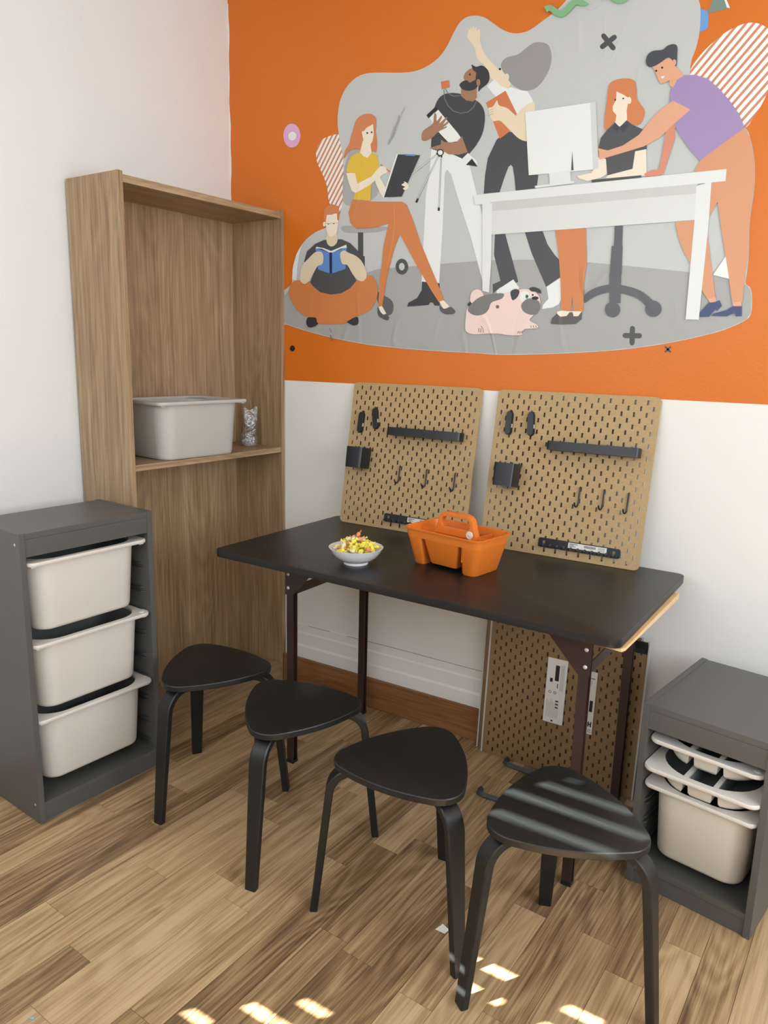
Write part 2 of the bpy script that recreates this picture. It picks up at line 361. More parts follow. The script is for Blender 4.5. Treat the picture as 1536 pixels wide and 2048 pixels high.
# skirting: dark wood board, white stepped panel above it
q = MB(); q.box(.30, -.026, 0, 4.38, -.0005, .132); struct(q.obj('baseboard_back', M['base_wood'], bevel=.002))
q = MB(); q.add([(.30, -.0005, .132), (4.38, -.0005, .132), (4.38, -.012, .132), (.30, -.012, .132), (.30, -.012, .184), (4.38, -.012, .184), (4.38, -.0075, .194), (.30, -.0075, .194),
                 (.30, -.0075, .245), (4.38, -.0075, .245), (4.38, -.0035, .252), (.30, -.0035, .252), (.30, -.0035, .284), (4.38, -.0035, .284), (4.38, -.0005, .288), (.30, -.0005, .288)],
                [(0, 1, 2, 3), (3, 2, 5, 4), (4, 5, 6, 7), (7, 6, 9, 8), (8, 9, 10, 11), (11, 10, 13, 12), (12, 13, 14, 15), (0, 3, 4, 7, 8, 11, 12, 15), (1, 14, 13, 10, 9, 6, 5, 2)])
struct(q.obj('trim_2', M['white_gloss']))
q = MB(); rr = random.Random(3)   # the crack along the top of the panel
for x in [.36+i*.0301 for i in range(31)]:
    if (x < .42) or (.52 < x < .70 and rr.random() < .6): continue
    q.box(x, -.0042, .2845+.0008*math.sin(x*9), x+.030, -.0034, .2862+.0008*math.sin(x*9))
struct(q.obj('trim_3', mat('crack_in_paint', (120, 118, 114), .8)))

# ================================================================== BOOKSHELF
BD, BW, BH = .284, .790, 2.0355; t = .020
bs = empty('bookshelf', 'tall open oak-look bookshelf with one middle shelf against the white wall', 'bookshelf', (.2911, .0-.0015, 0), -.0504)
# local: x from -BD (back) to 0 (front); y from -BW to 0
box('side_panel', (-BD, -BW, 0, 0, -BW+t, BH), M['oak'], bs, .0012); box('side_panel', (-BD, -t, 0, 0, 0, BH), M['oak'], bs, .0012)
box('top_panel', (-BD, -BW+t, BH-.034, -.002, -t, BH-.010), M['oak_h'], bs, .0012)
box('back_panel', (-BD, -BW+t, .02, -BD+.006, -t, BH-.034), M['oak'], bs)
box('shelf', (-BD+.006, -BW+t, 1.073-.022, -.004, -t, 1.073), M['oak_h'], bs, .0012)
box('bottom_shelf', (-BD+.006, -BW+t, .060, -.004, -t, .082), M['oak_h'], bs, .0012)
box('plinth', (-.03, -BW+t, 0, -.012, -t, .060), M['oak_h'], bs, .001)

# ================================================================== STORAGE BINS
def edge_ring(poly, z): return ring(poly, z)
def bin_meshes(W, D, H, openr=.085, m=None, name='storage_bin', label='', group=None, loc=(0, 0, 0), rz=0, knob=False):
    """W along x, D along y, rim top at z = H"""
    n = 8; root = empty(name, label, 'bin', loc, rz, group)
    ow, od = W-.038, D-.030
    outer = lambda s, r, z: ring(rrect(ow*s, od*(1-(1-s)*1.2), r, n), z)
    q = MB()
    rings = [outer(.86, .040, 0), outer(.89, .050, .003), outer(.91, .055, .012), outer(.965, .062, H*.72), outer(.985, .065, H-.012)]
    q.loft(rings, True, False)
    it = .0025; inner = lambda s, r, z: ring(rrect(ow*s-2*it, od*(1-(1-s)*1.2)-2*it, r, n), z)
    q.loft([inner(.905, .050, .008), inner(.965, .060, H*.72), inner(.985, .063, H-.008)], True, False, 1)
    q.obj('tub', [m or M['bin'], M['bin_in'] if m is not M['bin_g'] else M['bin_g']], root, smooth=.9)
    q = MB()
    q.loft([ring(rrect(ow*.985, od*.98, .07, n), H-.012), ring(rrect(W-.004, D-.004, .022, n), H-.012), ring(rrect(W, D, .024, n), H-.009), ring(rrect(W, D, .024, n), H-.003), ring(rrect(W-.004, D-.004, .022, n), H),
            ring(rrect(ow*.985-2*it+.004, od*.98-2*it+.004, openr, n), H), ring(rrect(ow*.985-2*it, od*.98-2*it, openr, n), H-.004), ring(rrect(ow*.985-2*it, od*.98-2*it, .07, n), H-.012)], False, False)
    q.obj('rim', m or M['bin'], root, smooth=.9)
    for sx in (-1, 1):
        for sy in (-1, 1): box('stop', (sx*(W/2-.020)-.008, sy*(D/2-.022)-.010, H-.018, sx*(W/2-.020)+.008, sy*(D/2-.022)+.010, H-.0121), m or M['bin'], root, .001)
    if knob:
        q = MB(); q.lathe([(.009, 0), (.009, .002), (.006, .003), (.003, .0022)], 16, (W/2-.024, -D/2+.024, H)); q.obj('sticker', M['label'], root, smooth=.8)
    return root
def clip_half(poly, a, sign):   # keep sign*(x-a) >= 0
    out = []
    for i in range(len(poly)):
        p, r = poly[i], poly[(i+1) % len(poly)]; dp, dr = sign*(p[0]-a), sign*(r[0]-a)
        if dp >= 0: out.append(p)
        if (dp >= 0) != (dr >= 0):
            t_ = dp/(dp-dr); out.append((a, p[1]+(r[1]-p[1])*t_))
    return out
def tray(W, D, label, loc, rz, parent_group, knob=False):
    H = .060; n = 8; root = empty('storage_tray', label, 'tray', loc, rz, parent_group)
    op = rrect(W-.050, D-.044, .105, n)
    q = MB()
    q.loft([ring(rrect(W-.05, D-.044, .105, n), H-.012), ring(rrect(W-.004, D-.004, .028, n), H-.012), ring(rrect(W, D, .03, n), H-.009), ring(rrect(W, D, .03, n), H-.003), ring(rrect(W-.004, D-.004, .028, n), H), ring(op, H)], False, False)
    q.obj('rim', M['bin'], root, smooth=.9)
    xs = [-W/2, -W/6+.012, W/6-.012, W/2]
    gw = .005
    for k in range(3):
        p = op
        if k > 0: p = clip_half(p, xs[k]+gw, 1)
        if k < 2: p = clip_half(p, xs[k+1]-gw, -1)
        cx = sum(a for a, b in p)/len(p)
        lo, hi = min(a for a, b in p), max(a for a, b in p); cx = (lo+hi)/2
        sc = lambda s, sy, z: [Vector((cx+(a-cx)*s, b*sy, z)) for a, b in p]
        q = MB(); q.loft([sc(1, 1, H-.001), sc(.96, .985, H-.02), sc(.90, .965, .012), sc(.80, .93, .003), sc(.6, .85, 0)], False, True)
        sc2 = lambda s, sy, z: [Vector((cx+(a-cx)*s, b*sy, z)) for a, b in p]
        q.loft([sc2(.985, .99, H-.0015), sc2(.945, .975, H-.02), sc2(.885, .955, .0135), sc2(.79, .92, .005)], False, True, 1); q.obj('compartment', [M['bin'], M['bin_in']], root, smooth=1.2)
    for k in (1, 2):
        q = MB(); q.box(xs[k]-gw-.001, -(D-.044)/2+.004, H-.012, xs[k]+gw+.001, (D-.044)/2-.004, H-.0005); q.obj('divider', M['bin'], root, bevel=.001)
    if knob:
        q = MB(); q.lathe([(.0085, 0), (.0085, .002), (.006, .003), (.003, .0022)], 16, (W/2-.022, -D/2+.026, H)); q.obj('sticker', M['label'], root, smooth=.8)
    return root

def frame(W, D, H, label, loc, rz, rails, top_drop=.018, railh=.074, kick=.066):
    """front faces local -y; W along x from 0, depth 0..D along y"""
    root = empty('storage_cabinet', label, 'cabinet', loc, rz); tt = .018
    for x0 in (0, W-tt):
        box('side_panel', (x0, 0, 0, x0+tt, D, H), M['grey_cab'], root, .0012)
    box('top_panel', (tt, .003, H-.020, W-tt, D, H-.002), M['grey_cab'], root, .001)
    box('front_rail', (tt, .003, H-railh, W-tt, .020, H-.0205), M['grey_cab'], root, .001)
    box('back_rail', (tt, D-.018, H-railh, W-tt, D, H-.0205), M['grey_cab'], root, .001)
    box('back_panel', (tt, D-.006, kick, W-tt, D-.001, H-railh), M['rail'], root)
    box('bottom_shelf', (tt, .003, kick-.016, W-tt, D-.007, kick), M['grey_cab'], root, .001)
    box('plinth', (tt, .006, 0, W-tt, .022, kick-.0165), M['grey_cab'], root, .001)
    for x0, sx in ((tt, 1), (W-tt, -1)):
        for z in rails:
            xa = x0; xb = x0+sx*.009
            for dz in (0, .016):
                q = MB(); q.add([(xa, .030, z+dz), (xa, D-.03, z+dz), (xb, D-.03, z+dz), (xb, .044, z+dz), (xa, .030, z+dz+.004), (xa, D-.03, z+dz+.004), (xb, D-.03, z+dz+.004), (xb, .044, z+dz+.004)],
                      [(0, 1, 2, 3), (4, 7, 6, 5), (0, 3, 7, 4), (3, 2, 6, 7), (2, 1, 5, 6), (1, 0, 4, 5)])
                q.obj('runner', M['rail'], root)
    q = MB()
    for z in (.0616, H-.06): q.lathe([(.004, 0), (.004, .0006)], 10, (0, 0, 0)); 
    return root
# left frame: 46 wide, 30 deep; front faces +x (room)
LC = Vector((.3538, -1.2848, 0)); CY = -.0753
lf = frame(.46, .30, .94, 'tall dark grey storage frame holding three deep bins by the bookshelf', LC, PI/2+CY,
           [.080, .160, .245, .325, .405, .490, .570, .650, .735, .815])
# its local frame: +x along the front (away from camera), +y into the cabinet
for x, y, z in ((0, .024, .905), (0, .024, .06)):
    q = MB(); q.lathe([(.0042, 0), (.0042, .0008), (.002, .001)], 12); q.obj('screw_cap', M['rivet'], lf, loc=(0.0, y, z), rot=(0, -PI/2, 0))
LM = Matrix.Translation(LC) @ Rz(PI/2+CY)
for lab, zt in (('top off-white deep bin in the tall grey storage frame', .846), ('middle off-white deep bin in the tall grey storage frame', .588), ('lowest off-white deep bin in the tall grey storage frame', .340)):
    p = LM @ Vector((.23, .145, zt-.230))
    bin_meshes(.420, .300, .230, m=M['bin'], label=lab, group='deep bins in the tall frame', loc=p, rz=PI/2+CY+(.012 if zt > .8 else -.02 if zt < .4 else 0), knob=(.5 < zt < .6))
# bin on the bookshelf
bin_meshes(.420, .300, .215, m=M['bin_g'], label='light grey plastic bin standing on the bookshelf', loc=(.150, -.452, 1.0736), rz=PI/2-math.radians(5))
# right low frame: 34 wide, 44 deep
RX, RY, RT = 1.9688, -.5026, -.1802
RC = Vector((RX, RY, 0)); RM = Matrix.Translation(RC) @ Rz(RT)
frame(.34, .44, .556, 'low dark grey storage frame at the right with trays and one bin', RC, RT, [.095, .175, .235, .302, .362, .432])
tray(.300, .42, 'upper shallow divided tray in the low grey frame', RM @ Vector((.170, .215, .456-.060)), RT, 'divided trays in the low frame', True)
tray(.304, .42, 'lower shallow divided tray sitting above the deep bin', RM @ Vector((.169, .190, .384-.060)), RT+.012, 'divided trays in the low frame')
bin_meshes(.300, .42, .225, openr=.095, m=M['bin'], label='off-white deep bin at the bottom of the low grey frame', loc=RM @ Vector((.170, .208, .0985)), rz=RT)

# ================================================================== TABLE
TZ = .8112; TA = -.0285
tb = empty('folding_table', 'folding table with brown steel legs and a black wood-grain top', 'table', (.5629, -.7171, 0), TA)
TL, TWD = 1.3855, .7115
q = MB(); q.prism(rrect(TL, TWD, .028, 6, TL/2, TWD/2), TZ-.024, TZ); q.obj('tabletop', [M['black_top']], tb, smooth=.6, bevel=.0015)
q = MB(); Tt = Matrix.Translation((TL/2, TWD/2, 0))
P4 = [(-TL/2+.05, -TWD/2+.12), (TL/2-.05, -TWD/2+.022), (TL/2+.002, -TWD/2+.014), (TL/2+.008, -TWD/2+.03), (TL/2+.012, TWD/2-.13), (-TL/2+.05, TWD/2-.13)]
q.loft([[Tt @ Vector((x, y, TZ-.0320-(y+TWD/2)*.022)) for x, y in P4], [Tt @ Vector((x, y, TZ-.0245-(y+TWD/2)*.004)) for x, y in P4]]); q.obj('under_board', M['pine'], tb, label='bare pale wooden board under the black top')
TI = (Matrix.Translation((.5629, -.7171, 0)) @ Rz(TA)).inverted()
def tloc(x, y, z=0): return TI @ Vector((x, y, z))
LEGZ = TZ-.0445
for side, (fx_, fy_, by_) in enumerate(((.768, -.546, -.085), (1.832, -.616, -.112))):
    d = 1 if side == 0 else -1
    for k, yy in enumerate((fy_, by_)):
        p = tloc(fx_, yy); q = MB()
        # channel-section leg: web and two flanges
        for a in (-.013, .0095): q.box(p.x-.014, p.y+a, 0.004, p.x+.014, p.y+a+.0035, LEGZ)
        q.box(p.x-.0025, p.y-.0095, 0.004, p.x+.0025, p.y+.0095, LEGZ)
        q.obj('leg', M['brown_steel'], tb, bevel=.0006)
        q = MB(); q.box(p.x-.015, p.y-.014, 0, p.x+.015, p.y+.014, .012); q.obj('foot_cap', M['black_plastic'], tb, bevel=.001)
        # gusset plate
        if k == 0:
            q = MB(); P_ = [(p.x-d*.018, LEGZ), (p.x+d*.100, LEGZ), (p.x+d*.100, LEGZ-.030), (p.x+d*.014, LEGZ-.122), (p.x-d*.018, LEGZ-.122)]
            q.loft([[Vector((a, p.y-.016, b)) for a, b in P_], [Vector((a, p.y-.0135, b)) for a, b in P_]]); gp = q.obj('gusset_plate', M['brown_steel'], tb)
            for z in (LEGZ-.047, LEGZ-.096):
                q = MB(); q.lathe([(.006, 0), (.0055, .0015), (.003, .0028)], 14); q.obj('rivet', M['rivet'], gp, loc=(p.x-d*.004, p.y-.0162, z), rot=(PI/2, 0, 0), smooth=.9)
    a, b = tloc(fx_, fy_), tloc(fx_, by_)
    q = MB(); q.box(a.x-.010, a.y+.0135, .645, a.x+.012, b.y-.0135, .6485); q.box(a.x+.009, a.y+.0135, .6485, a.x+.012, b.y-.0135, .678); q.obj('cross_bar', M['brown_steel'], tb)
    q = MB(); q.box(a.x-.012, a.y+.0135, LEGZ-.022, a.x+.012, b.y-.0135, LEGZ-.0005); q.obj('cross_bar', M['brown_steel'], tb)

# ================================================================== PEGBOARDS
def pegboard_mesh():
    P = .56; th = .006; xs = [0.0]; zs = [0.0]
    for i in range(27):
        c = .02+.02*i; xs += [c-.0031, c+.0031]; zs += [c-.0076, c+.0076]
    xs.append(P); zs.append(P); nx, nz = len(xs), len(zs)
    hole = lambda i, j: (i % 2 == 1 and j % 2 == 1 and ((i//2)+(j//2)) % 2 == 1)
    def pos(i, j):
        x, z = xs[i], zs[j]
        if i in (0, nx-1) and j in (0, nz-1): x += .0045*(1 if i == 0 else -1); z += .0045*(1 if j == 0 else -1)
        return x, z
    vs = []; fs = []; fh = []
    for y in (0, th):
        for j in range(nz):
            for i in range(nx): x, z = pos(i, j); vs.append((x, y, z))
    V = lambda i, j, k: k*nx*nz+j*nx+i
    for j in range(nz-1):
        for i in range(nx-1):
            if hole(i, j):
                fh += [(V(i, j, 0), V(i+1, j, 0), V(i+1, j, 1), V(i, j, 1)), (V(i+1, j+1, 0), V(i, j+1, 0), V(i, j+1, 1), V(i+1, j+1, 1)),
                       (V(i, j+1, 0), V(i, j, 0), V(i, j, 1), V(i, j+1, 1)), (V(i+1, j, 0), V(i+1, j+1, 0), V(i+1, j+1, 1), V(i+1, j, 1))]
            else:
                fs.append((V(i, j, 0), V(i+1, j, 0), V(i+1, j+1, 0), V(i, j+1, 0))); fs.append((V(i, j, 1), V(i, j+1, 1), V(i+1, j+1, 1), V(i+1, j, 1)))
    for i in range(nx-1):
        fs.append((V(i, 0, 0), V(i, 0, 1), V(i+1, 0, 1), V(i+1, 0, 0))); fs.append((V(i, nz-1, 0), V(i+1, nz-1, 0), V(i+1, nz-1, 1), V(i, nz-1, 1)))
    for j in range(nz-1):
        fs.append((V(0, j, 0), V(0, j+1, 0), V(0, j+1, 1), V(0, j, 1))); fs.append((V(nx-1, j, 0), V(nx-1, j, 1), V(nx-1, j+1, 1), V(nx-1, j+1, 0)))
    q = MB(); q.add(vs, fs); q.f += fh; q.m += [1]*len(fh); return q
peg_me = pegboard_mesh().mesh('pegboard', [M['hardboard'], M['hole_side']])
def board_matrix(x, tilt, yaw, z, ytop=-.007):
    yb = ytop-.56*math.sin(tilt)
    # local x = along, local z = up the board, local y = into the board (away from viewer)
    o = Vector((x-math.sin(yaw)*yb, math.cos(yaw)*yb, z))
    U = Vector((math.cos(yaw), math.sin(yaw), 0)); W = Vector((-math.sin(yaw)*math.sin(tilt), math.cos(yaw)*math.sin(tilt), math.cos(tilt))); Nn = W.cross(U)
    if Nn.y < 0: Nn = -Nn
    return Matrix(((U.x, Nn.x, W.x, o.x), (U.y, Nn.y, W.y, o.y), (U.z, Nn.z, W.z, o.z), (0, 0, 0, 1)))
BL = board_matrix(.6537, .1647, -.0077, TZ+.0008); BR = board_matrix(1.2744, .1736, -.0040, TZ+.0008)
def pegboard(Mx, label, m=None, group=None):
    o = bpy.data.objects.new('pegboard', peg_me); COL.objects.link(o); o.matrix_world = Mx; tag(o, label, 'pegboard', group); return o
pegboard(BL, 'brown slotted pegboard leaning on the wall behind the candy bowl', group='pegboards on the table')
pegboard(BR, 'brown slotted pegboard leaning at the right end of the table', group='pegboards on the table')
BP = M['black_plastic']
def on(Mx, u, w, ang=0, off=0): return Mx @ Matrix.Translation((u, -off-.0004, w)) @ Matrix.Rotation(ang, 4, 'Y')
def clip(Mx, u, w, ang, label, grp):
    r = empty('pegboard_clip', label, 'clip', R=on(Mx, u, w, ang), group=grp)
    def cap(L_, wd, n=8): 
        pts = []
        for s, zc in ((1, L_/2-wd/2), (-1, -L_/2+wd/2)):
            for i in range(n+1):
                a = (0 if s == 1 else PI)+PI*i/n; pts.append((wd/2*math.cos(a), zc+wd/2*math.sin(a)))
        return pts
    q = MB(); P_ = cap(.083, .024); P2 = cap(.079, .020)
    q.loft([[Vector((a, 0, b)) for a, b in P_], [Vector((a, -.011, b)) for a, b in P_], [Vector((a, -.014, b)) for a, b in P2]]); q.obj('body', BP, r, smooth=.7)
    q = MB(); q.box(.0112, -.0115, -.016, .0127, -.004, -.003); q.obj('spring', M['rivet'], r)
    q = MB(); q.box(-.002, -.003, .041, .002, 0, .047); q.obj('peg', BP, r)
    return r
def shelf_tray(Mx, u0, u1, w0, w1, label, grp):
    W = u1-u0; H = w1-w0; D = .046
    r = empty('pegboard_shelf', label, 'shelf', R=on(Mx, (u0+u1)/2, w0), group=grp); tt = .0022
    pl = rrect(W, D, .012, 5, 0, -D/2-.0)
    pi_ = rrect(W-2*tt, D-2*tt, .010, 5, 0, -D/2)
    q = MB(); q.loft([ring(pl, 0), ring(pl, H), ring(pi_, H), ring(pi_, tt), ], True, True); q.obj('tray', BP, r, smooth=.8)
    for k in (-3, -1, 1, 3): box('peg', (k*.04-.0025, -.0025, H, k*.04+.0025, 0, H+.005), BP, r)
    return r
def pot(Mx, u0, u1, w0, w1, label, grp):
    W = u1-u0; H = w1-w0; D = .078
    r = empty('pegboard_container', label, 'container', R=on(Mx, (u0+u1)/2, w0), group=grp); tt = .0025
    a = rrect(W-.004, D-.003, .011, 5, 0, -D/2-.001); b_ = rrect(W, D, .012, 5, 0, -D/2); c = rrect(W-2*tt, D-2*tt, .010, 5, 0, -D/2)
    q = MB(); q.loft([ring(a, 0), ring(b_, H), ring(c, H), ring(c, tt)], True, True); q.obj('cup', BP, r, smooth=.8)
    for k in (-1, 0, 1): box('peg', (k*.026-.0025, -.0025, H, k*.026+.0025, 0, H+.005), BP, r)
    return r
def hook(Mx, u, w0, w1, label, grp):
    q = MB(); L_ = w1-w0
    pts = [(0, -.0005, L_), (0, -.004, L_-.004)]+[(0, -.004, L_*(1-k/4)+.012*(k/4)) for k in range(1, 5)]
    for k in range(1, 7):
        a = PI*k/6; pts.append((-.0035+.0035*math.cos(a), -.004-.018*k/6, .010-.010*math.sin(a)))
    pts.append((-.0075, -.023, .014))
    q.tube(pts, [.0018, .0026]+[.0026]*(len(pts)-2), 8)
    o = q.obj('pegboard_hook', BP, smooth=1.2); o.matrix_world = on(Mx, u, w0); tag(o, label, 'hook', grp); return o
def rack(Mx, u0, w0, W, label, grp, lab=(.105, .235)):
    H = .032; r = empty('tool_rack', label, 'rack', R=on(Mx, u0+W/2, w0), group=grp)
    P_ = [(a, b+H/2) for a, b in rrect(W, H, .007, 4)]
    q = MB(); q.loft([[Vector((a, 0, b)) for a, b in P_], [Vector((a, -.004, b)) for a, b in P_]]); q.obj('back_plate', BP, r)
    q = MB()   # scalloped ledge
    n = 11; pts = [(-W/2+.004, -.004)]
    for k in range(n):
        c = -W/2+.020+k*(W-.04)/(n-1); pts += [(c-.006, -.016), (c-.0045, -.008), (c, -.006), (c+.0045, -.008), (c+.006, -.016)]
    pts += [(W/2-.004, -.016), (W/2-.004, -.004)]; pts.insert(1, (-W/2+.004, -.016))
    q.prism(pts, .003, .008); q.obj('ledge', BP, r)
    for k in range(n):
        c = -W/2+.020+k*(W-.04)/(n-1); q = MB(); q.tube([(c, -.0035, .009), (c, -.0062, .0095)], [.0055, .0045], 10); q.obj('boss', BP, r)
    for s in (-1, 1):
        q = MB(); q.box(s*(W/2-.020)-.004, -.0048, H/2-.002, s*(W/2-.020)+.004, -.004, H/2+.007); q.obj('screw_slot', M['slot_back'], r)
    if lab:
        a, b = lab; q = MB(); q.box(-W/2+a, -.0046, .011, -W/2+b, -.004, .029, 0)
        for k in range(22):
            x = -W/2+a+(b-a)*.42+k*.0021
            if x < -W/2+a+(b-a)*.72: q.box(x, -.0049, .018, x+.0010, -.0046, .026, 1)
        for k, z in enumerate((.024, .020, .016)): q.box(-W/2+a+.004, -.0049, z, -W/2+a+.004+(b-a)*(.22, .12, .17)[k], -.0046, z+.0018, 1)
        for k in range(4): q.box(-W/2+a+(b-a)*.78, -.0049, .024-k*.0035, -W/2+b-.006, -.0046, .0255-k*.0035, 2)
        q.obj('label', [M['label'], M['ink'], M['ink_g']], r, label='white printed label with a barcode')
    return r
for Mx, nm, cl, hk, sh, pt, rk in (
    (BL, 'left', ((.055, .402, .02), (.121, .421, -.18)), ((.255, .182), (.373, .180), (.492, .179)), (.200, .512, .362, .392), (.045, .120, .223, .303), (.209, .029, .285)),
    (BR, 'right', ((.057, .443, -.02), (.138, .445, -.10)), ((.338, .180), (.419, .181), (.499, .179)), (.216, .522, .361, .391), (.048, .124, .221, .301), (.218, .029, .279))):
    for k, c in enumerate(cl): clip(Mx, *c, '%s black clip of the pair on the %s pegboard' % (('left', 'right')[k], nm), 'clips on the pegboards')
    for k, (u, w0) in enumerate(hk): hook(Mx, u, w0, w0+.068, '%s black J hook in the row of three on the %s pegboard' % (('leftmost', 'middle', 'rightmost')[k], nm), 'hooks on the pegboards')
    shelf_tray(Mx, sh[0], sh[1], sh[2], sh[3], 'long narrow black shelf on the %s pegboard' % nm, 'shelves on the pegboards')
    pot(Mx, pt[0], pt[1], pt[2], pt[3], 'square black container hanging on the %s pegboard' % nm, 'containers on the pegboards')
    rack(Mx, rk[0], rk[1], rk[2], 'notched black tool rack with a label at the bottom of the %s pegboard' % nm, 'racks on the pegboards')

# wrapped pegboards standing on the floor under the table
def floor_board(x, ybot, tilt, yaw, label, back=False):
    o = Vector((x, ybot, .001)); U = Vector((math.cos(yaw), math.sin(yaw), 0)); W = Vector((-math.sin(yaw)*math.sin(tilt), math.cos(yaw)*math.sin(tilt), math.cos(tilt))); Nn = W.cross(U)
    if Nn.y < 0: Nn = -Nn
    Mx = Matrix(((U.x, Nn.x, W.x, o.x), (U.y, Nn.y, W.y, o.y), (U.z, Nn.z, W.z, o.z), (0, 0, 0, 1)))
    r = empty('wrapped_pegboard', label, 'pegboard', R=Mx, group='film-wrapped pegboards under the table')
    b = bpy.data.objects.new('board', peg_me2); COL.objects.link(b); b.parent = r
    q = MB(); q.box(-.004, -.0035, 0, .564, -.0025, .566); q.obj('film', M['film'], r)
    box('slot_darkening_sheet', (.004, .0075, .002, .556, .010, .558), mat('added_dark_brown', (58, 44, 34), .8), r)  # dark sheet added behind the slots to make them read dark
    fe = mat('white_film_edge', (200, 200, 196), .3)
    box('film_edge', (.5605, -.003, 0, .566, .006, .566), fe, r); box('film_edge', (-.006, -.003, 0, -.0005, .006, .566), fe, r)
    return r, Mx
peg_me2 = pegboard_mesh().mesh('pegboard_wrapped', [M['hardboard2'], M['hole_side']])
floor_board(1.292, -.060, .055, 0.004, 'rear one of the film-wrapped pegboards standing under the table')
r, PM = floor_board(1.320, -.082, .060, -.010, 'front film-wrapped pegboard with two white labels standing under the table')
q = MB(); q.box(.36, -.0035, .520, .559, -.0025, .562); q.obj('cardboard_strip', mat('black_packing_strip', (34, 36, 42), .4), r)
def side_label(u0, w0, u1, w1, kind):
    q = MB(); q.box(u0, -.0046, w0, u1, -.0040, w1, 0); W = u1-u0; H = w1-w0
    b = lambda a, c, d, e, m_: q.box(u0+W*a, -.0049, w0+H*c, u0+W*d, -.0046, w0+H*e, m_)
    if kind == 0:
        b(.42, .66, .62, .90, 1); b(.18, .63, .32, .69, 1)
        for a in (.15, .40):
            for s in range(8):
                t0 = s*PI/4; b(a+.06+.06*math.cos(t0), .47+.018*math.sin(t0), a+.10+.06*math.cos(t0), .478+.018*math.sin(t0), 1)
        for k in range(9): b(.12+.07*k, .08, .135+.07*k, .36-.02*(k % 3), 2)
        for k in range(4): b(.70+.05*k, .52, .715+.05*k, .92, 2)
        for k, z in enumerate((.24, .29, .34)): b(.55, z, .70, z+.02, 1)
        b(.40, .02, .50, .045, 1); b(.56, .55, .60, .62, 1)
    else:
        b(.15, .88, .85, .90, 2); b(.25, .70, .55, .75, 1)
        for k in range(14): b(.12, .40+.0155*k, .52, .40+.0155*k+(.009 if k % 3 else .005), 1)
        b(.62, .36, .86, .54, 1)
        for k in range(6): b(.2+.08*k, .77, .23+.08*k, .86, 2)
        b(.62, .12, .72, .20, 1); b(.80, .12, .90, .20, 1); b(.70, .15, .82, .17, 1)
        for k in range(3): b(.1, .03+.02*k, .9, .038+.02*k, 2)
    return q
for (x0, y0, x1, y1, kd) in ((.2255, .193, .2985, .433, 0), (.358, .190, .405, .418, 1)):
    o = side_label(x0, y0, x1, y1, kd).obj('label', [M['label'], M['ink'], M['ink_g']], r, label=('wide white product label' if kd == 0 else 'narrow white label with barcode'))

# ================================================================== STOOLS
def tri_outline(R0, rc, Rb, n=7, mlt=1.0):
    """rounded bulged triangle, one corner towards +x"""
    V = [Vector((R0*math.cos(2*PI*k/3), R0*math.sin(2*PI*k/3))) for k in range(3)]; pts = []
    for k in range(3):
        a, b = V[k], V[(k+1) % 3]; mid = (a+b)/2; h = (b-a).length/2; out = mid.normalized(); c = mid-out*math.sqrt(Rb*Rb-h*h)
        a0 = math.atan2((a-c).y, (a-c).x); a1 = math.atan2((b-c).y, (b-c).x)
        if a1 < a0: a1 += 2*PI
        for i in range(n+1):
            t_ = a0+(a1-a0)*i/n; pts.append((c.x+(Rb+rc)*math.cos(t_), c.y+(Rb+rc)*math.sin(t_)))
        # corner arc about b to the next side's start normal
        c2a, c2b = V[(k+1) % 3], V[(k+2) % 3]; mid2 = (c2a+c2b)/2; h2 = (c2b-c2a).length/2; o2 = mid2.normalized(); cc = mid2-o2*math.sqrt(Rb*Rb-h2*h2)
        b0 = a1; b1 = math.atan2((c2a-cc).y, (c2a-cc).x)
        while b1 < b0: b1 += 2*PI
        for i in range(1, n):
            t_ = b0+(b1-b0)*i/n; pts.append((b.x+rc*math.cos(t_), b.y+rc*math.sin(t_)))
    return pts
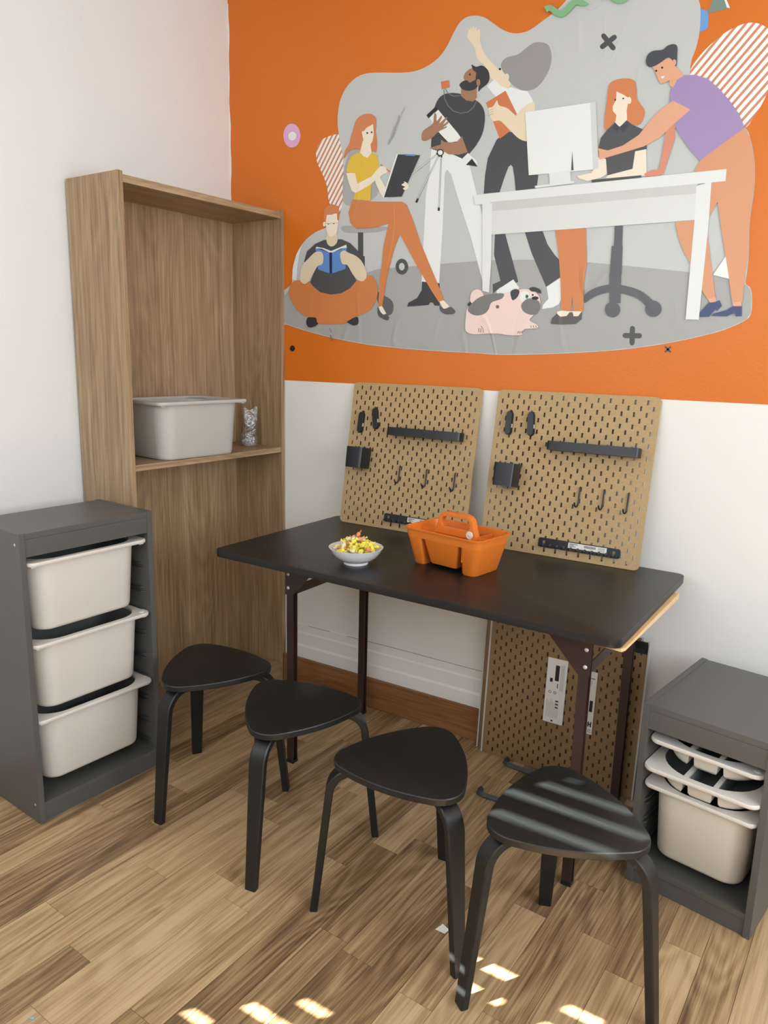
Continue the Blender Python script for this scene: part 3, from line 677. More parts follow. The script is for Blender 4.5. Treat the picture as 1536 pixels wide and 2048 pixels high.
def make_stool(label, loc, rz):
    r = empty('stool', label, 'stool', loc, rz, 'black three-legged stools in front of the table')
    o = tri_outline(.131, .066, .40); c = lambda s: [(x*s, y*s) for x, y in o]
    q = MB(); q.loft([ring(c(.985), .4305), ring(c(1.0), .433), ring(c(1.0), .447), ring(c(.990), .4495), ring(c(.97), .450)])
    q.obj('seat', M['stool'], r, smooth=.5)
    for k in range(3):
        # plywood leg: flat under the seat, bent down at the corner, splayed and tapering
        pts = [(.055, .4190), (.10, .4190), (.140, .4190)]
        cx, cz, rb = .142, .353, .066; e = math.radians(8)
        for i in range(1, 8):
            a = PI/2-(PI/2-e*0-.12)*i/7; pts.append((cx+rb*math.cos(a), cz+rb*math.sin(a)))
        x1, z1 = pts[-1]; xe, ze = .247, .0
        for i in range(1, 7):
            t_ = i/6; pts.append((x1+(xe-x1)*t_, z1+(ze-z1)*t_))
        rings = []; n = len(pts)
        for i, (x, z) in enumerate(pts):
            a = pts[max(0, i-1)]; b = pts[min(n-1, i+1)]; dx, dz = b[0]-a[0], b[1]-a[1]; l = math.hypot(dx, dz); nx, nz = -dz/l, dx/l
            if i == n-1: nx, nz = 1, 0
            if nx < 0 and i > 3: nx, nz = -nx, -nz
            if i <= 3 and nz < 0: nx, nz = -nx, -nz
            th = .0105; wd = (.0245 if i < 10 else .0245-.0075*(i-9)/6); cr = .003
            pr = [(-wd+cr, -th), (wd-cr, -th), (wd, -th+cr), (wd, th-cr), (wd-cr, th), (-wd+cr, th), (-wd, th-cr), (-wd, -th+cr)]
            rings.append([Vector((x+nx*b_, a_, max(0, z+nz*b_) if i == n-1 else z+nz*b_)) for a_, b_ in pr])
        q = MB(); q.loft(rings); 
        lo = q.obj('leg', M['stool'], r, smooth=.6); lo.rotation_euler = (0, 0, 2*PI*k/3)
    q = MB()
    for k in range(3):
        a = 2*PI*k/3
        for rr_ in (.075, .115): q.lathe([(.005, .4295), (.005, .431)], 10, (rr_*math.cos(a), rr_*math.sin(a), 0))
    return r
def deg(a): return math.radians(a)
make_stool('black three-legged stool nearest the bookshelf, partly in front of it', (.650, -.822, 0), deg(-90))
make_stool('second black three-legged stool from the bookshelf', (1.059, -.891, 0), deg(-81.3))
make_stool('third black three-legged stool from the bookshelf, in front of the caddy', (1.496, -.966, 0), deg(-28.0))
make_stool('black three-legged stool with sunlight stripes across its seat', (1.907, -.957, 0), deg(-6.2))

# ================================================================== CADDY
cad = empty('cleaning_caddy', 'orange plastic carry caddy with a handle standing on the table', 'caddy', (1.326, -.400, TZ+.0004), deg(-10))
CW, CD, CH = .300, .188, .122
def cring(w, d, r, z, cx=0, cy=0): return [Vector((x, y, z)) for x, y in rrect(w, d, r, 6, cx, cy)]
OP = M['orange_plastic']
q = MB()
zc = .092
f = lambda z: (CW-.050*(1-z/CH), CD-.046*(1-z/CH))     # taper
w1, d1 = f(zc); q.loft([cring(w1, d1, .026, zc), cring(CW-.006, CD-.006, .028, CH-.006), cring(CW+.004, CD+.004, .030, CH-.006), cring(CW+.006, CD+.006, .031, CH-.001), cring(CW+.002, CD+.002, .029, CH),
                              cring(CW-.009, CD-.009, .026, CH-.002), cring(w1-.005, d1-.005, .024, zc)], False, False)
q.obj('rim_band', OP, cad, smooth=.8)
q = MB(); w0, d0 = f(0)
segs = ((-.5, -.275, 0, 1.0), (-.235, .235, .012, .94), (.275, .5, 0, 1.0))
for a, b, zb, dd in segs:
    wt, dt = f(zc); xa, xb = a*wt, b*wt; xa0, xb0 = a*w0+(.006 if a > -.5 else 0), b*w0-(.006 if b < .5 else 0)
    r0, r1 = .012, .012
    def prect(x0, x1, d, z, rl, rr_):
        pts = []
        for (cx_, cy_, a0, r_) in ((x1-rr_, d/2-rr_, 0, rr_), (x0+rl, d/2-rl, 90, rl), (x0+rl, -d/2+rl, 180, rl), (x1-rr_, -d/2+rr_, 270, rr_)):
            for i in range(6):
                t_ = math.radians(a0+18*i); pts.append(Vector((cx_+r_*math.cos(t_), cy_+r_*math.sin(t_), z)))
        return pts
    rl = .026 if a == -.5 else .008; rr_ = .026 if b == .5 else .008
    db = d0+(dt-d0)*(zb/zc)
    q.loft([prect(xa0+.004, xb0-.004, db*dd-.006, zb, rl*.8, rr_*.8), prect(xa0, xb0, db*dd, zb+.005, rl, rr_), prect(xa, xb, dt*dd+(0 if dd == 1 else dt*.06-.001), zc+.0005, rl, rr_)], True, False)
# strips closing the top of the gaps between the blocks
wt, dt = f(zc)
for a, b in ((-.275, -.235), (.235, .275)):
    q.box(a*wt-.006, -dt/2+.001, zc-.001, b*wt+.006, dt/2-.001, zc+.002)
q.obj('tub', OP, cad, smooth=.8)
q = MB()   # longitudinal partition with the handle standing on it
def hring(P_, y): return [Vector((x, y, z)) for x, z in P_]
q.loft([hring([(-.135, zc-.05), (.135, zc-.05), (.143, .108), (-.143, .108)], -.002), hring([(-.135, zc-.05), (.135, zc-.05), (.143, .108), (-.143, .108)], .002)])
q.box(.078, -.080, zc-.05, .082, .080, .108)
q.obj('partition', OP, cad)
out = [(-.084, .100), (-.071, .135), (-.066, .158), (-.056, .169), (-.040, .174), (.040, .174), (.056, .169), (.066, .158), (.071, .135), (.084, .100)]
inn = [(-.066, .140-.012), (-.056, .137), (-.053, .150), (-.048, .157), (-.038, .160), (.038, .160), (.048, .157), (.053, .150), (.056, .137), (.066, .128)]
inn = [(-.050, .126), (-.055, .132), (-.056, .146), (-.050, .155), (-.040, .159), (.040, .159), (.050, .155), (.056, .146), (.055, .132), (.050, .126)]
hw = .012; vs = []; n = len(out)
for y in (-hw, hw):
    vs += [(x, y, z) for x, z in out]+[(x, y, z) for x, z in inn]
fs = []
for i in range(n-1):
    fs.append((i, i+1, n+i+1, n+i)); o2 = 2*n; fs.append((o2+i, o2+n+i, o2+n+i+1, o2+i+1))
    fs.append((i, o2+i, o2+i+1, i+1)); fs.append((n+i, n+i+1, o2+n+i+1, o2+n+i))
fs += [(0, n, 2*n-1, n-1), (2*n, 3*n-1, 4*n-1, 3*n), (n, 3*n, 4*n-1, 2*n-1), (0, n-1, 3*n-1, 2*n)]
q = MB(); q.add(vs, fs); q.obj('handle', OP, cad, smooth=.7, bevel=.003)
q = MB(); q.lathe([(.0125, 0), (.0125, .0025), (.010, .0035), (.0095, .0028), (.003, .0028), (.002, .0036)], 24); q.obj('sticker', M['label'], cad, loc=(.058, -hw-.0005, .113), rot=(PI/2, 0, 0), smooth=.7, label='round white tag')

# ================================================================== BOWL AND CANDIES
BC = Vector((1.051, -.570, TZ+.0004)); bh = .053
q = MB(); q.lathe([(.034, 0), (.040, 0), (.041, .004), (.0405, .007), (.055, .014), (.070, .026), (.081, .041), (.0875, bh), (.0885, bh+.0015), (.0865, bh+.002), (.079, .042), (.068, .028), (.052, .016), (.030, .010), (.010, .009)], 56)
o = q.obj('candy_bowl', M['white_cer'], loc=BC, smooth=1.0); tag(o, 'white ceramic bowl heaped with wrapped candies', 'bowl')
def candy_mesh(L_, r_, seed, m):
    rr = random.Random(seed); q = MB(); rings = []
    prof = [(-L_*1.0, r_*.95, .25), (-L_*.72, r_*.6, .3), (-L_*.52, r_*.25, .9), (-L_*.42, r_*.8, .95), (-L_*.2, r_*1.05, 1), (0, r_*1.1, 1), (L_*.2, r_*1.05, 1), (L_*.42, r_*.8, .95), (L_*.52, r_*.25, .9), (L_*.72, r_*.6, .3), (L_*1.0, r_*.95, .25)]
    for x, rad, fl in prof:
        rings.append([Vector((x+rr.uniform(-.001, .001), rad*math.cos(2*PI*k/8)*(1+rr.uniform(-.22, .22)), rad*fl*math.sin(2*PI*k/8)*(1+rr.uniform(-.22, .22)))) for k in range(8)])
    q.loft(rings); return q.mesh('wrapped_candy', m)
cm = {c: [candy_mesh(.0165, .0068, 10*i+s, M['candy_'+c]) for s in range(3)] for i, c in enumerate('ypo')}
ctext = {'y': 'bright yellow wrapped candy in the bowl', 'p': 'pale see-through wrapped candy in the bowl', 'o': 'orange-red wrapped candy in the bowl'}
rc = random.Random(5)
spots = []
for layer, (zr, rmax, cnt) in enumerate(((.030, .050, 12), (.044, .062, 20), (.058, .066, 24), (.071, .052, 15), (.082, .026, 6))):
    for k in range(cnt):
        rad = rmax*math.sqrt((k+.5)/cnt); a = k*2.39996+layer
        spots.append((rad*math.cos(a), rad*math.sin(a), zr+rc.uniform(-.003, .004)))
for i, (x, y, z) in enumerate(spots):
    c = rc.choices('ypo', (6, 4, 2.2))[0]
    o = bpy.data.objects.new('wrapped_candy', rc.choice(cm[c])); COL.objects.link(o)
    o.location = BC+Vector((x, y, z-.004)); o.rotation_euler = (rc.uniform(0, 6), rc.uniform(-.6, .6), rc.uniform(0, 6))
    tag(o, ctext[c], 'candy', 'wrapped candies in the bowl')
o = bpy.data.objects.new('wrapped_candy', cm['o'][0]); COL.objects.link(o); o.location = BC+Vector((.0, .012, .093)); o.rotation_euler = (.4, -1.0, .3)
tag(o, 'orange wrapped candy standing up on top of the heap', 'candy', 'wrapped candies in the bowl')

# ================================================================== BAG OF SCREWS
bag = empty('plastic_bag', 'small crumpled clear plastic bag of fittings on the bookshelf', 'bag', (.163, -.085, 1.0736), deg(55))
rb = random.Random(21); rings = []
NZ, NP = 14, 20
for j in range(NZ+1):
    t_ = j/NZ; w_ = .040-.012*t_**1.5+.002*math.sin(t_*9); d_ = .017*(1-t_)**.8+.0022
    rings.append([Vector(((w_+.0016*rb.uniform(-1, 1))*math.copysign(abs(math.cos(2*PI*k/NP))**.8, math.cos(2*PI*k/NP))+.006*t_, (d_+.0022*rb.uniform(-1, 1))*math.sin(2*PI*k/NP)+.004*math.sin(t_*7), .002+.160*t_*(1+.06*math.sin(2*PI*k/NP*2+1)))) for k in range(NP)])
q = MB(); q.loft(rings, True, False); q.obj('film', M['bag'], bag, smooth=.9)
q = MB()
for k in range(22):
    a = rb.uniform(0, 2*PI); p = Vector((rb.uniform(-.027, .027), rb.uniform(-.008, .008), .004+abs(rb.gauss(0, .008)))); d = Vector((math.cos(a), math.sin(a)*.4, rb.uniform(-.3, .5))).normalized()*rb.uniform(.004, .008)
    if p.z-abs(d.z) < .002: p.z = .003+abs(d.z)
    q.tube([p-d, p+d*.8, p+d*.82, p+d], [.0014, .0014, .003, .003], 6)
o = q.obj('fittings', M['screw'], bag); o['kind'] = 'stuff'

# ================================================================== SMALL THINGS ON THE FLOOR
q = MB(); q.add([(-.016, -.010, .0015), (.013, -.013, .004), (.016, .009, .0015), (-.006, .013, .006), (-.016, -.010, .0009), (.013, -.013, .0034), (.016, .009, .0009), (-.006, .013, .0054)],
                [(0, 1, 2, 3), (7, 6, 5, 4), (0, 4, 5, 1), (1, 5, 6, 2), (2, 6, 7, 3), (3, 7, 4, 0)])
o = q.obj('paper_scrap', M['paper'], loc=(1.616, -.975, 0)); tag(o, 'small torn white paper scrap on the floor between stools', 'scrap')
q = MB(); q.prism([(-.006, -.005), (.006, -.003), (.002, .006)], .0006, .0014); o = q.obj('foil_scrap', M['blue_scrap'], loc=(.97, -1.72, 0)); SCRAP = o
tag(o, 'tiny light blue scrap lying on the floor at lower left', 'scrap')
q = MB()
def flatbar(pts, w_=.016, h=.012):
    q.tube([(x, y, .0085) for x, y in pts], .0105, 4)
flatbar([(1.428, -.092), (1.431, -.122), (1.442, -.130), (1.62, -.142), (1.636, -.152), (1.640, -.335), (1.625, -.352), (1.448, -.360), (1.434, -.356), (1.428, -.326)])
brk = q.obj('metal_bracket', mat('dark_grey_steel', (58, 64, 68), .45)); tag(brk, 'dark metal bracket with hooked ends lying on the floor beside the wrapped pegboards', 'bracket')

# ================================================================== WALL DECALS
def catmull(P, k=4):
    n = len(P); out = []
    for i in range(n):
        p0, p1, p2, p3 = P[i-1], P[i], P[(i+1) % n], P[(i+2) % n]
        for j in range(k):
            t_ = j/k
            out.append(tuple(.5*(2*p1[a]+(-p0[a]+p2[a])*t_+(2*p0[a]-5*p1[a]+4*p2[a]-p3[a])*t_*t_+(-p0[a]+3*p1[a]-3*p2[a]+p3[a])*t_**3) for a in (0, 1)))
    return out
def flat_poly(q, P, y, mi, thick=0):
    tri = tessellate_polygon([[Vector((x, z, 0)) for x, z in P]])
    vs = [(x, y, z) for x, z in P]; q.add(vs, [tuple(t_) for t_ in tri], mi)
    if thick:
        n = len(P); vs2 = vs+[(x, y+thick, z) for x, z in P]; q.add(vs2, [(i, (i+1) % n, n+(i+1) % n, n+i) for i in range(n)], mi)
DECALS = {'D_stripeL': ('striped_decal', 'small orange and white striped blob sticker at the mural left edge'),
          'D_stripeR': ('striped_decal', 'large orange and white striped blob sticker at the mural right edge'),
          'D_donut': ('ring_decal', 'small pink ring-shaped paper sticker on the orange wall above the bookshelf'),
          'D_dot': ('dot_decal', 'tiny black dot sticker on the orange wall beside the bookshelf'),
          'D_cross': ('cross_decal', 'small dark cross sticker on the orange wall below the mural'),
          'D_squiggle': ('squiggle_decal', 'green wavy line sticker at the top edge of the mural'),
          'D_blob': ('round_decal', 'light blue rounded sticker tucked at the mural top right'),
          'D_cone': ('folded_decal', 'green and white folded paper corner sticker at the top right')}
PARTLAB = {'backdrop': 'light grey printed backdrop', 'printed_floor': 'darker grey printed ground', 'printed_person': 'person reaching up with an orange folder',
           'printed_person_camera': 'bearded person in black shirt holding a tripod', 'printed_person_drawing': 'person in yellow shirt drawing on a clipboard',
           'printed_person_reading': 'person sitting cross-legged reading a blue book', 'printed_person_sitting': 'person in dark dress at a desk',
           'printed_person_leaning': 'person in purple shirt leaning over the desk', 'printed_dog': 'lying pink and grey dog'}
MURAL = '''
backdrop|grey|1|536,3380 574,3443 649,3490 664,3531 671,3628 713,3735 793,3826 899,3884 1002,3913 1087,3943 1144,4027 1170,4152 1168,4278 1154,4430 1120,4558 1105,4658 1109,4743 1132,4825 1179,4891 1250,4940 1343,4961 1466,4951 1674,4918 1790,4914 1887,4935 1969,4977 2021,5032 2064,5100 2108,5156 2159,5181 2224,5179 2290,5156 2356,5110 2421,5062 2485,5029 2549,5015 2621,5021 2701,5057 2769,5089 2818,5119 2861,5155 2928,5220 3089,5243 3300,5217 3506,5146 3610,5070 3647,4990 3663,4933 3669,4822 3659,4741 3641,4679 3640,4595 3682,4467 3827,4372 3968,4277 4008,4209 4040,4103 4058,3960 4057,3836 4057,3740 4071,3573 4073,3475 4073,3413 4102,3385 4117,3325 4121,3244 4099,3204 4008,3155 3913,3122 3714,3072 3503,3034 3281,3007 2924,2981 2538,2967 2331,2975 2044,2982 1741,2996 1420,3020 1081,3068 814,3121 611,3170 535,3195
printed_floor|floor|0|540,3373 649,3462 1076,3506 1407,3565 1503,3585 1870,3596 2364,3611 2499,3609 2743,3601 2940,3587 3118,3570 3457,3527 3754,3487 3892,3461 3982,3438 4076,3405 4102,3380 4115,3325 4119,3246 4099,3206 4008,3158 3913,3125 3713,3075 3503,3037 3280,3010 2924,2985 2538,2971 2330,2979 2044,2986 1741,3000 1420,3024 1081,3072 814,3125 611,3174 539,3198
printed_cross|dark|0|3183,4830 3188,4818 3182,4809 3171,4808 3159,4816 3095,4893 3091,4904 3096,4913 3108,4914 3119,4906
printed_cross|dark|0|3116,4828 3104,4826 3092,4834 3088,4846 3093,4854 3163,4894 3174,4895 3186,4888 3190,4877 3185,4868
printed_plus|dark|0|3488,3123 3500,3118 3505,3106 3501,3095 3490,3090 3399,3091 3387,3096 3381,3108 3385,3119 3397,3124
printed_plus|dark|0|3463,3062 3459,3050 3448,3045 3436,3050 3430,3062 3424,3152 3428,3164 3439,3168 3451,3163 3457,3152
printed_chair|chairgrey|1|1196,4401 1227,4459 1307,4472 1418,4426 1468,4299 1488,4138 1395,4071 1267,4056 1193,4068 1164,4114 1160,4216 1172,4328
printed_chair|chairgrey|1|1154,3910 1237,3913 1557,3885 1558,3863 1464,3851 1238,3859 1167,3876
printed_chair|dark|0|1308,3860 1357,3857 1361,3685 1375,3682 1378,3550 1334,3551 1332,3686 1312,3687
printed_chair|midgrey2|1|1491,3417 1556,3390 1620,3357 1646,3311 1631,3253 1576,3243 1530,3287 1493,3365
printed_person_reaching|skin|1|2172,5059 2180,5095 2171,5113 2190,5099 2194,5119 2205,5101 2215,5123 2224,5098 2236,5111 2240,5084 2260,5093 2267,5069 2267,5021 2302,4941 2357,4878 2411,4822 2426,4772 2383,4762 2349,4794 2313,4859 2255,4911 2233,4979 2200,5022
printed_person_reaching|skin|1|2396,4787 2425,4831 2451,4811 2484,4774 2506,4728 2495,4698 2472,4669 2419,4709 2391,4756
printed_person_reaching|hairgrey|1|2430,4851 2465,4884 2545,4890 2598,4917 2650,4939 2704,4935 2753,4908 2777,4851 2774,4780 2738,4714 2687,4670 2615,4662 2539,4697 2493,4741 2465,4782 2441,4812
printed_person_reaching|skin|1|2493,4764 2491,4753 2486,4747 2478,4745 2469,4749 2463,4758 2460,4769 2461,4779 2467,4786 2475,4788 2483,4784 2490,4775
printed_person_reaching|black|1|2433,4821 2432,4817 2429,4815 2424,4815 2420,4816 2416,4820 2415,4824 2416,4827 2419,4829 2423,4830 2428,4828 2431,4825
printed_person_reaching|white|0|2335,4732 2387,4765 2438,4717 2490,4693 2508,4701 2584,4669 2627,4660 2658,4616 2675,4587 2628,4557 2568,4530 2464,4595 2397,4664
printed_person_reaching|skin|1|2568,4533 2672,4590 2688,4522 2690,4459 2654,4356 2591,4374 2561,4453
printed_person_reaching|pants|0|2350,4052 2353,4167 2368,4278 2426,4388 2500,4434 2570,4409 2654,4356 2680,4148 2740,4136 2734,4053 2585,4050 2571,4136 2554,4204 2541,4218 2524,4207 2499,4143 2469,4052
printed_person_reaching|orange2|0|2333,4629 2473,4684 2561,4534 2524,4431 2449,4391
printed_person_reaching|skin|1|2361,4566 2355,4594 2388,4600 2414,4634 2423,4612 2439,4596 2491,4575 2544,4531 2609,4480 2656,4420 2654,4356 2591,4374 2512,4443 2445,4503 2393,4507 2372,4537
printed_person_reaching|crease|0|2351,4574 2392,4584 2390,4587 2350,4577
printed_person_reaching|crease|0|2352,4559 2393,4569 2391,4572 2351,4562
printed_person_reaching|crease|0|2353,4543 2394,4553 2392,4557 2351,4547
printed_person_reaching|pants|0|2450,3782 2525,3782 2643,3461 2633,3455 2510,3427 2459,3386 2453,3448 2511,3470 2452,3645
printed_person_reaching|pants|0|2668,3785 2792,3787 2835,3695 2889,3626 2925,3591 2942,3484 2845,3422 2727,3644
printed_person_reaching|white|0|2510,3421 2605,3477 2651,3423 2641,3371 2489,3379 2485,3404
printed_person_reaching|white|0|2849,3422 2942,3479 2960,3354 2943,3309 2902,3287 2828,3279 2832,3305 2867,3344
printed_person_camera|white|0|1925,4382 2191,4319 2236,4235 2316,4000 2371,3846 2392,3470 2375,3471 2267,3771 2150,4047 2090,4203 2058,4235 2042,4214 2041,3843 2029,3468 1882,3478 1889,3852 1894,4092 1918,4220
printed_person_camera|black2|0|1887,3482 2034,3465 2041,3307 1997,3310 1984,3330 1962,3333 1948,3314 1765,3304 1775,3333 1849,3366 1886,3422
printed_person_camera|shirtblack|1|1941,4655 1980,4715 2048,4730 2144,4711 2253,4659 2308,4611 2332,4547 2323,4449 2281,4376 2237,4331 2192,4290 2165,4299 2067,4344 1939,4381 1923,4429 1931,4508 1945,4575
printed_person_camera|tan|0|2142,4749 2258,4754 2265,4671 2240,4650 2186,4664 2142,4700
printed_person_camera|tan|0|2156,4813 2167,4839 2196,4856 2226,4862 2263,4829 2267,4764 2249,4734 2195,4753 2170,4784
printed_person_camera|black2|1|2128,4768 2153,4789 2187,4789 2207,4773 2249,4783 2271,4763 2259,4732 2217,4721 2163,4733
printed_person_camera|black2|1|2214,4883 2248,4864 2294,4864 2338,4828 2352,4783 2339,4747 2295,4722 2274,4708 2271,4752 2249,4783 2250,4826 2227,4848
printed_person_camera|tan|1|2285,4761 2284,4750 2279,4743 2272,4741 2264,4745 2259,4754 2256,4765 2257,4776 2262,4783 2269,4785 2277,4781 2283,4772
printed_person_camera|black|1|2211,4822 2210,4818 2208,4816 2205,4815 2202,4817 2199,4820 2198,4824 2199,4828 2201,4830 2204,4831 2207,4829 2210,4826
printed_person_camera|strap|0|2005,4758 2014,4701 2042,4651 2087,4608 2150,4585 2205,4587 2245,4612 2267,4648 2261,4651 2239,4616 2202,4592 2150,4591 2090,4613 2048,4653 2020,4701 2012,4758
printed_person_camera|strap|0|2014,4767 2039,4729 2083,4703 2138,4698 2137,4703 2084,4709 2044,4732 2019,4769
printed_person_camera|orange2|0|1983,4812 2046,4812 2055,4767 1992,4763
printed_person_camera|white|0|1902,4590 1970,4635 2007,4595 2129,4467 2173,4411 2064,4410 1984,4485
printed_person_camera|black|0|1877,4612 1947,4657 1964,4641 1895,4589
printed_person_camera|shirtblack|0|1931,4497 2021,4440 2121,4366 2225,4315 2186,4291 2067,4344 1939,4381
printed_person_camera|white|0|2172,4293 2217,4327 2246,4302 2285,4270 2296,4231 2207,4261
printed_person_camera|black|0|2205,4252 2249,4288 2296,4231
printed_person_camera|tan|1|1843,4467 1855,4512 1929,4549 1936,4588 1943,4617 1958,4602 1962,4564 1997,4593 2001,4577 1985,4547 2035,4577 2042,4568 2014,4535 2050,4550 2053,4536 2017,4515 2042,4520 2038,4509 1983,4493 1936,4462 1887,4444 1854,4448
printed_person_camera|tan|0|1907,4392 2001,4406 2003,4437 2029,4419 2119,4404 2164,4440 2214,4333 2150,4323 2067,4334 2017,4363
printed_person_camera|strap|0|1986,4356 1768,4238 1776,4229 1993,4348
printed_person_camera|white|0|1988,4354 1770,4236 1774,4231 1992,4350
printed_person_camera|strap|0|1989,4348 1817,4058 1828,4053 1999,4343
printed_person_camera|white|0|1992,4347 1820,4057 1825,4055 1997,4344
printed_person_camera|strap|0|2003,4339 1999,3983 2011,3982 2014,4338
printed_person_camera|white|0|2006,4339 2002,3983 2008,3982 2011,4338
printed_person_camera|black|0|1822,4065 1808,4040 1824,4032 1838,4058
printed_person_camera|black|0|1996,3989 1996,3966 2013,3964 2013,3987
printed_person_camera|black|0|1965,4348 1979,4338 1987,4345 1972,4356
printed_person_camera|black|0|1980,4339 1990,4324 2001,4328 1992,4343
printed_person_camera|black|0|2002,4338 2006,4320 2018,4320 2015,4338
printed_person_camera|black|1|2028,4350 2024,4339 2014,4332 2001,4330 1986,4335 1976,4344 1971,4356 1975,4368 1985,4375 1998,4376 2013,4372 2023,4362
printed_person_camera|white|1|2019,4351 2017,4343 2010,4338 2000,4337 1990,4340 1983,4347 1980,4355 1982,4363 1989,4368 1999,4369 2009,4366 2016,4360
printed_person_drawing|orangehair|1|1187,4414 1166,4404 1179,4452 1218,4503 1229,4545 1249,4591 1271,4649 1326,4684 1404,4683 1452,4648 1457,4602 1453,4554 1466,4493 1462,4415 1434,4424 1387,4417 1291,4452 1227,4453
printed_person_drawing|skinlight|0|1316,4427 1341,4507 1409,4475 1421,4416 1427,4389 1372,4376 1327,4405
printed_person_drawing|skinlight|0|1334,4551 1330,4572 1352,4573 1370,4591 1429,4610 1437,4544 1429,4497 1404,4466 1383,4469 1351,4492
printed_person_drawing|black|1|1387,4554 1386,4551 1383,4549 1379,4549 1375,4550 1372,4553 1371,4556 1372,4559 1375,4561 1379,4561 1383,4560 1386,4557
printed_person_drawing|black|1|1426,4554 1425,4551 1422,4549 1418,4549 1414,4550 1411,4553 1410,4556 1411,4559 1414,4561 1418,4561 1422,4560 1424,4557
printed_person_drawing|skinlight|0|1446,4246 1481,4261 1557,4151 1536,4087 1504,4124 1468,4189
printed_person_drawing|yellow|0|1194,4307 1212,4374 1244,4414 1316,4430 1348,4397 1388,4384 1421,4416 1465,4397 1485,4340 1487,4279 1438,4241 1424,4180 1419,4079 1266,4100 1284,4193 1271,4269
printed_person_drawing|skinlight|0|1194,4295 1275,4287 1299,4210 1422,4248 1480,4298 1506,4310 1542,4302 1579,4282 1554,4260 1531,4256 1493,4236 1392,4183 1281,4145 1245,4165 1218,4224
printed_person_drawing|orange2|0|1500,4321 1582,4263 1589,4269 1506,4327
printed_person_drawing|skinlight|1|1483,4298 1514,4313 1545,4301 1553,4285 1523,4263
printed_person_drawing|white|0|1526,4093 1639,4383 1693,4375 1570,4087
printed_person_drawing|black2|0|1539,4093 1651,4379 1837,4353 1693,4086
printed_person_drawing|blue|0|1711,4375 1738,4370 1793,4363 1794,4352 1714,4363
printed_person_drawing|skinlight|1|1688,4167 1712,4179 1707,4189 1733,4177 1748,4158 1743,4135 1720,4128 1701,4142 1719,4150
printed_person_drawing|orangepants|0|1253,4101 1395,4077 1583,4059 1697,4050 1738,4026 1799,3907 1864,3756 1943,3606 2023,3456 2078,3346 2035,3332 1966,3420 1856,3572 1745,3738 1685,3825 1639,3718 1586,3543 1556,3364 1547,3306 1510,3310 1518,3494 1545,3748 1584,3906 1463,3885 1303,3886 1240,3928 1219,4008
printed_person_drawing|fold|0|1627,4016 1634,3893 1619,3770 1578,3595 1584,3594 1625,3768 1640,3892 1633,4016
printed_person_drawing|skinlight|0|1513,3306 1545,3310 1588,3250 1544,3245
printed_person_drawing|shoe|1|1504,3306 1524,3274 1560,3247 1583,3254 1611,3224 1593,3205 1545,3221 1509,3247
printed_person_drawing|skinlight|0|2039,3338 2074,3346 2128,3296 2074,3284
printed_person_drawing|shoe|1|2044,3309 2081,3285 2128,3300 2153,3287 2172,3266 2154,3249 2090,3249 2048,3276
printed_ring|dark|1|1764,3592 1761,3570 1750,3552 1733,3541 1713,3537 1692,3542 1674,3555 1662,3574 1657,3596 1661,3617 1672,3635 1689,3647 1709,3650 1730,3645 1747,3632 1759,3613
printed_ring|grey|1|1735,3593 1733,3580 1724,3570 1712,3567 1699,3571 1690,3581 1686,3594 1689,3608 1698,3617 1710,3620 1722,3616 1732,3606
printed_person_reading|white|0|667,3531 675,3627 716,3735 776,3806 744,3734 722,3626 713,3523
printed_person_reading|black2|1|814,3195 832,3156 877,3151 936,3179 930,3230 841,3233
printed_person_reading|black2|1|1216,3198 1276,3168 1321,3174 1330,3202 1316,3231 1250,3225
printed_person_reading|orangepants|1|649,3483 695,3519 794,3521 866,3505 1076,3453 1294,3500 1376,3531 1443,3536 1481,3502 1502,3443 1493,3365 1446,3294 1382,3255 1283,3225 1225,3198 1183,3179 948,3179 912,3226 813,3237 722,3287 658,3364 634,3435
printed_person_reading|shirtdark|0|790,3664 820,3744 900,3796 986,3821 1072,3821 1156,3818 1239,3786 1306,3731 1348,3678 1308,3630 1268,3567 1304,3503 1246,3449 1162,3413 1060,3404 955,3425 884,3471 852,3505 892,3579 865,3647
printed_person_reading|skin2|1|1020,3866 1108,3861 1119,3808 1092,3776 1052,3770 1017,3801
printed_person_reading|skinlight|0|998,4014 1128,4009 1124,3925 1111,3867 1071,3840 1037,3846 1011,3893
printed_person_reading|skinlight|1|1005,3939 1004,3930 999,3924 992,3922 985,3924 980,3931 978,3941 980,3950 985,3956 992,3958 998,3955 1004,3948
printed_person_reading|orangehair|0|984,3986 987,4044 1018,4072 1077,4079 1119,4064 1133,4021 1130,3957 1115,3962 1111,4014 1061,4004 1015,4007 1005,3956 992,3962
printed_person_reading|black|1|1038,3938 1037,3936 1035,3934 1031,3933 1028,3934 1025,3936 1024,3939 1025,3942 1028,3943 1031,3944 1034,3943 1037,3941
printed_person_reading|black|1|1089,3938 1088,3935 1085,3933 1082,3933 1079,3934 1076,3936 1075,3938 1076,3941 1078,3943 1082,3943 1085,3942 1088,3940
printed_person_reading|crease|0|999,3940 1121,3939 1120,3943 998,3944
printed_person_reading|blue|0|905,3766 1056,3720 1207,3754 1200,3595 1058,3563 932,3601
printed_person_reading|white|0|914,3774 987,3760 1059,3735 1132,3755 1203,3775 1210,3752 1149,3748 1058,3718 969,3757 908,3762
printed_person_reading|navy2|0|1042,3725 1069,3724 1071,3565 1047,3566
printed_person_reading|skin2|1|749,3549 767,3631 830,3683 900,3731 961,3733 984,3696 974,3641 927,3625 892,3579 839,3513 795,3493 755,3515
printed_person_reading|skin2|1|1147,3709 1182,3733 1227,3714 1291,3690 1349,3648 1394,3575 1395,3524 1360,3498 1311,3513 1263,3560 1217,3623 1167,3636
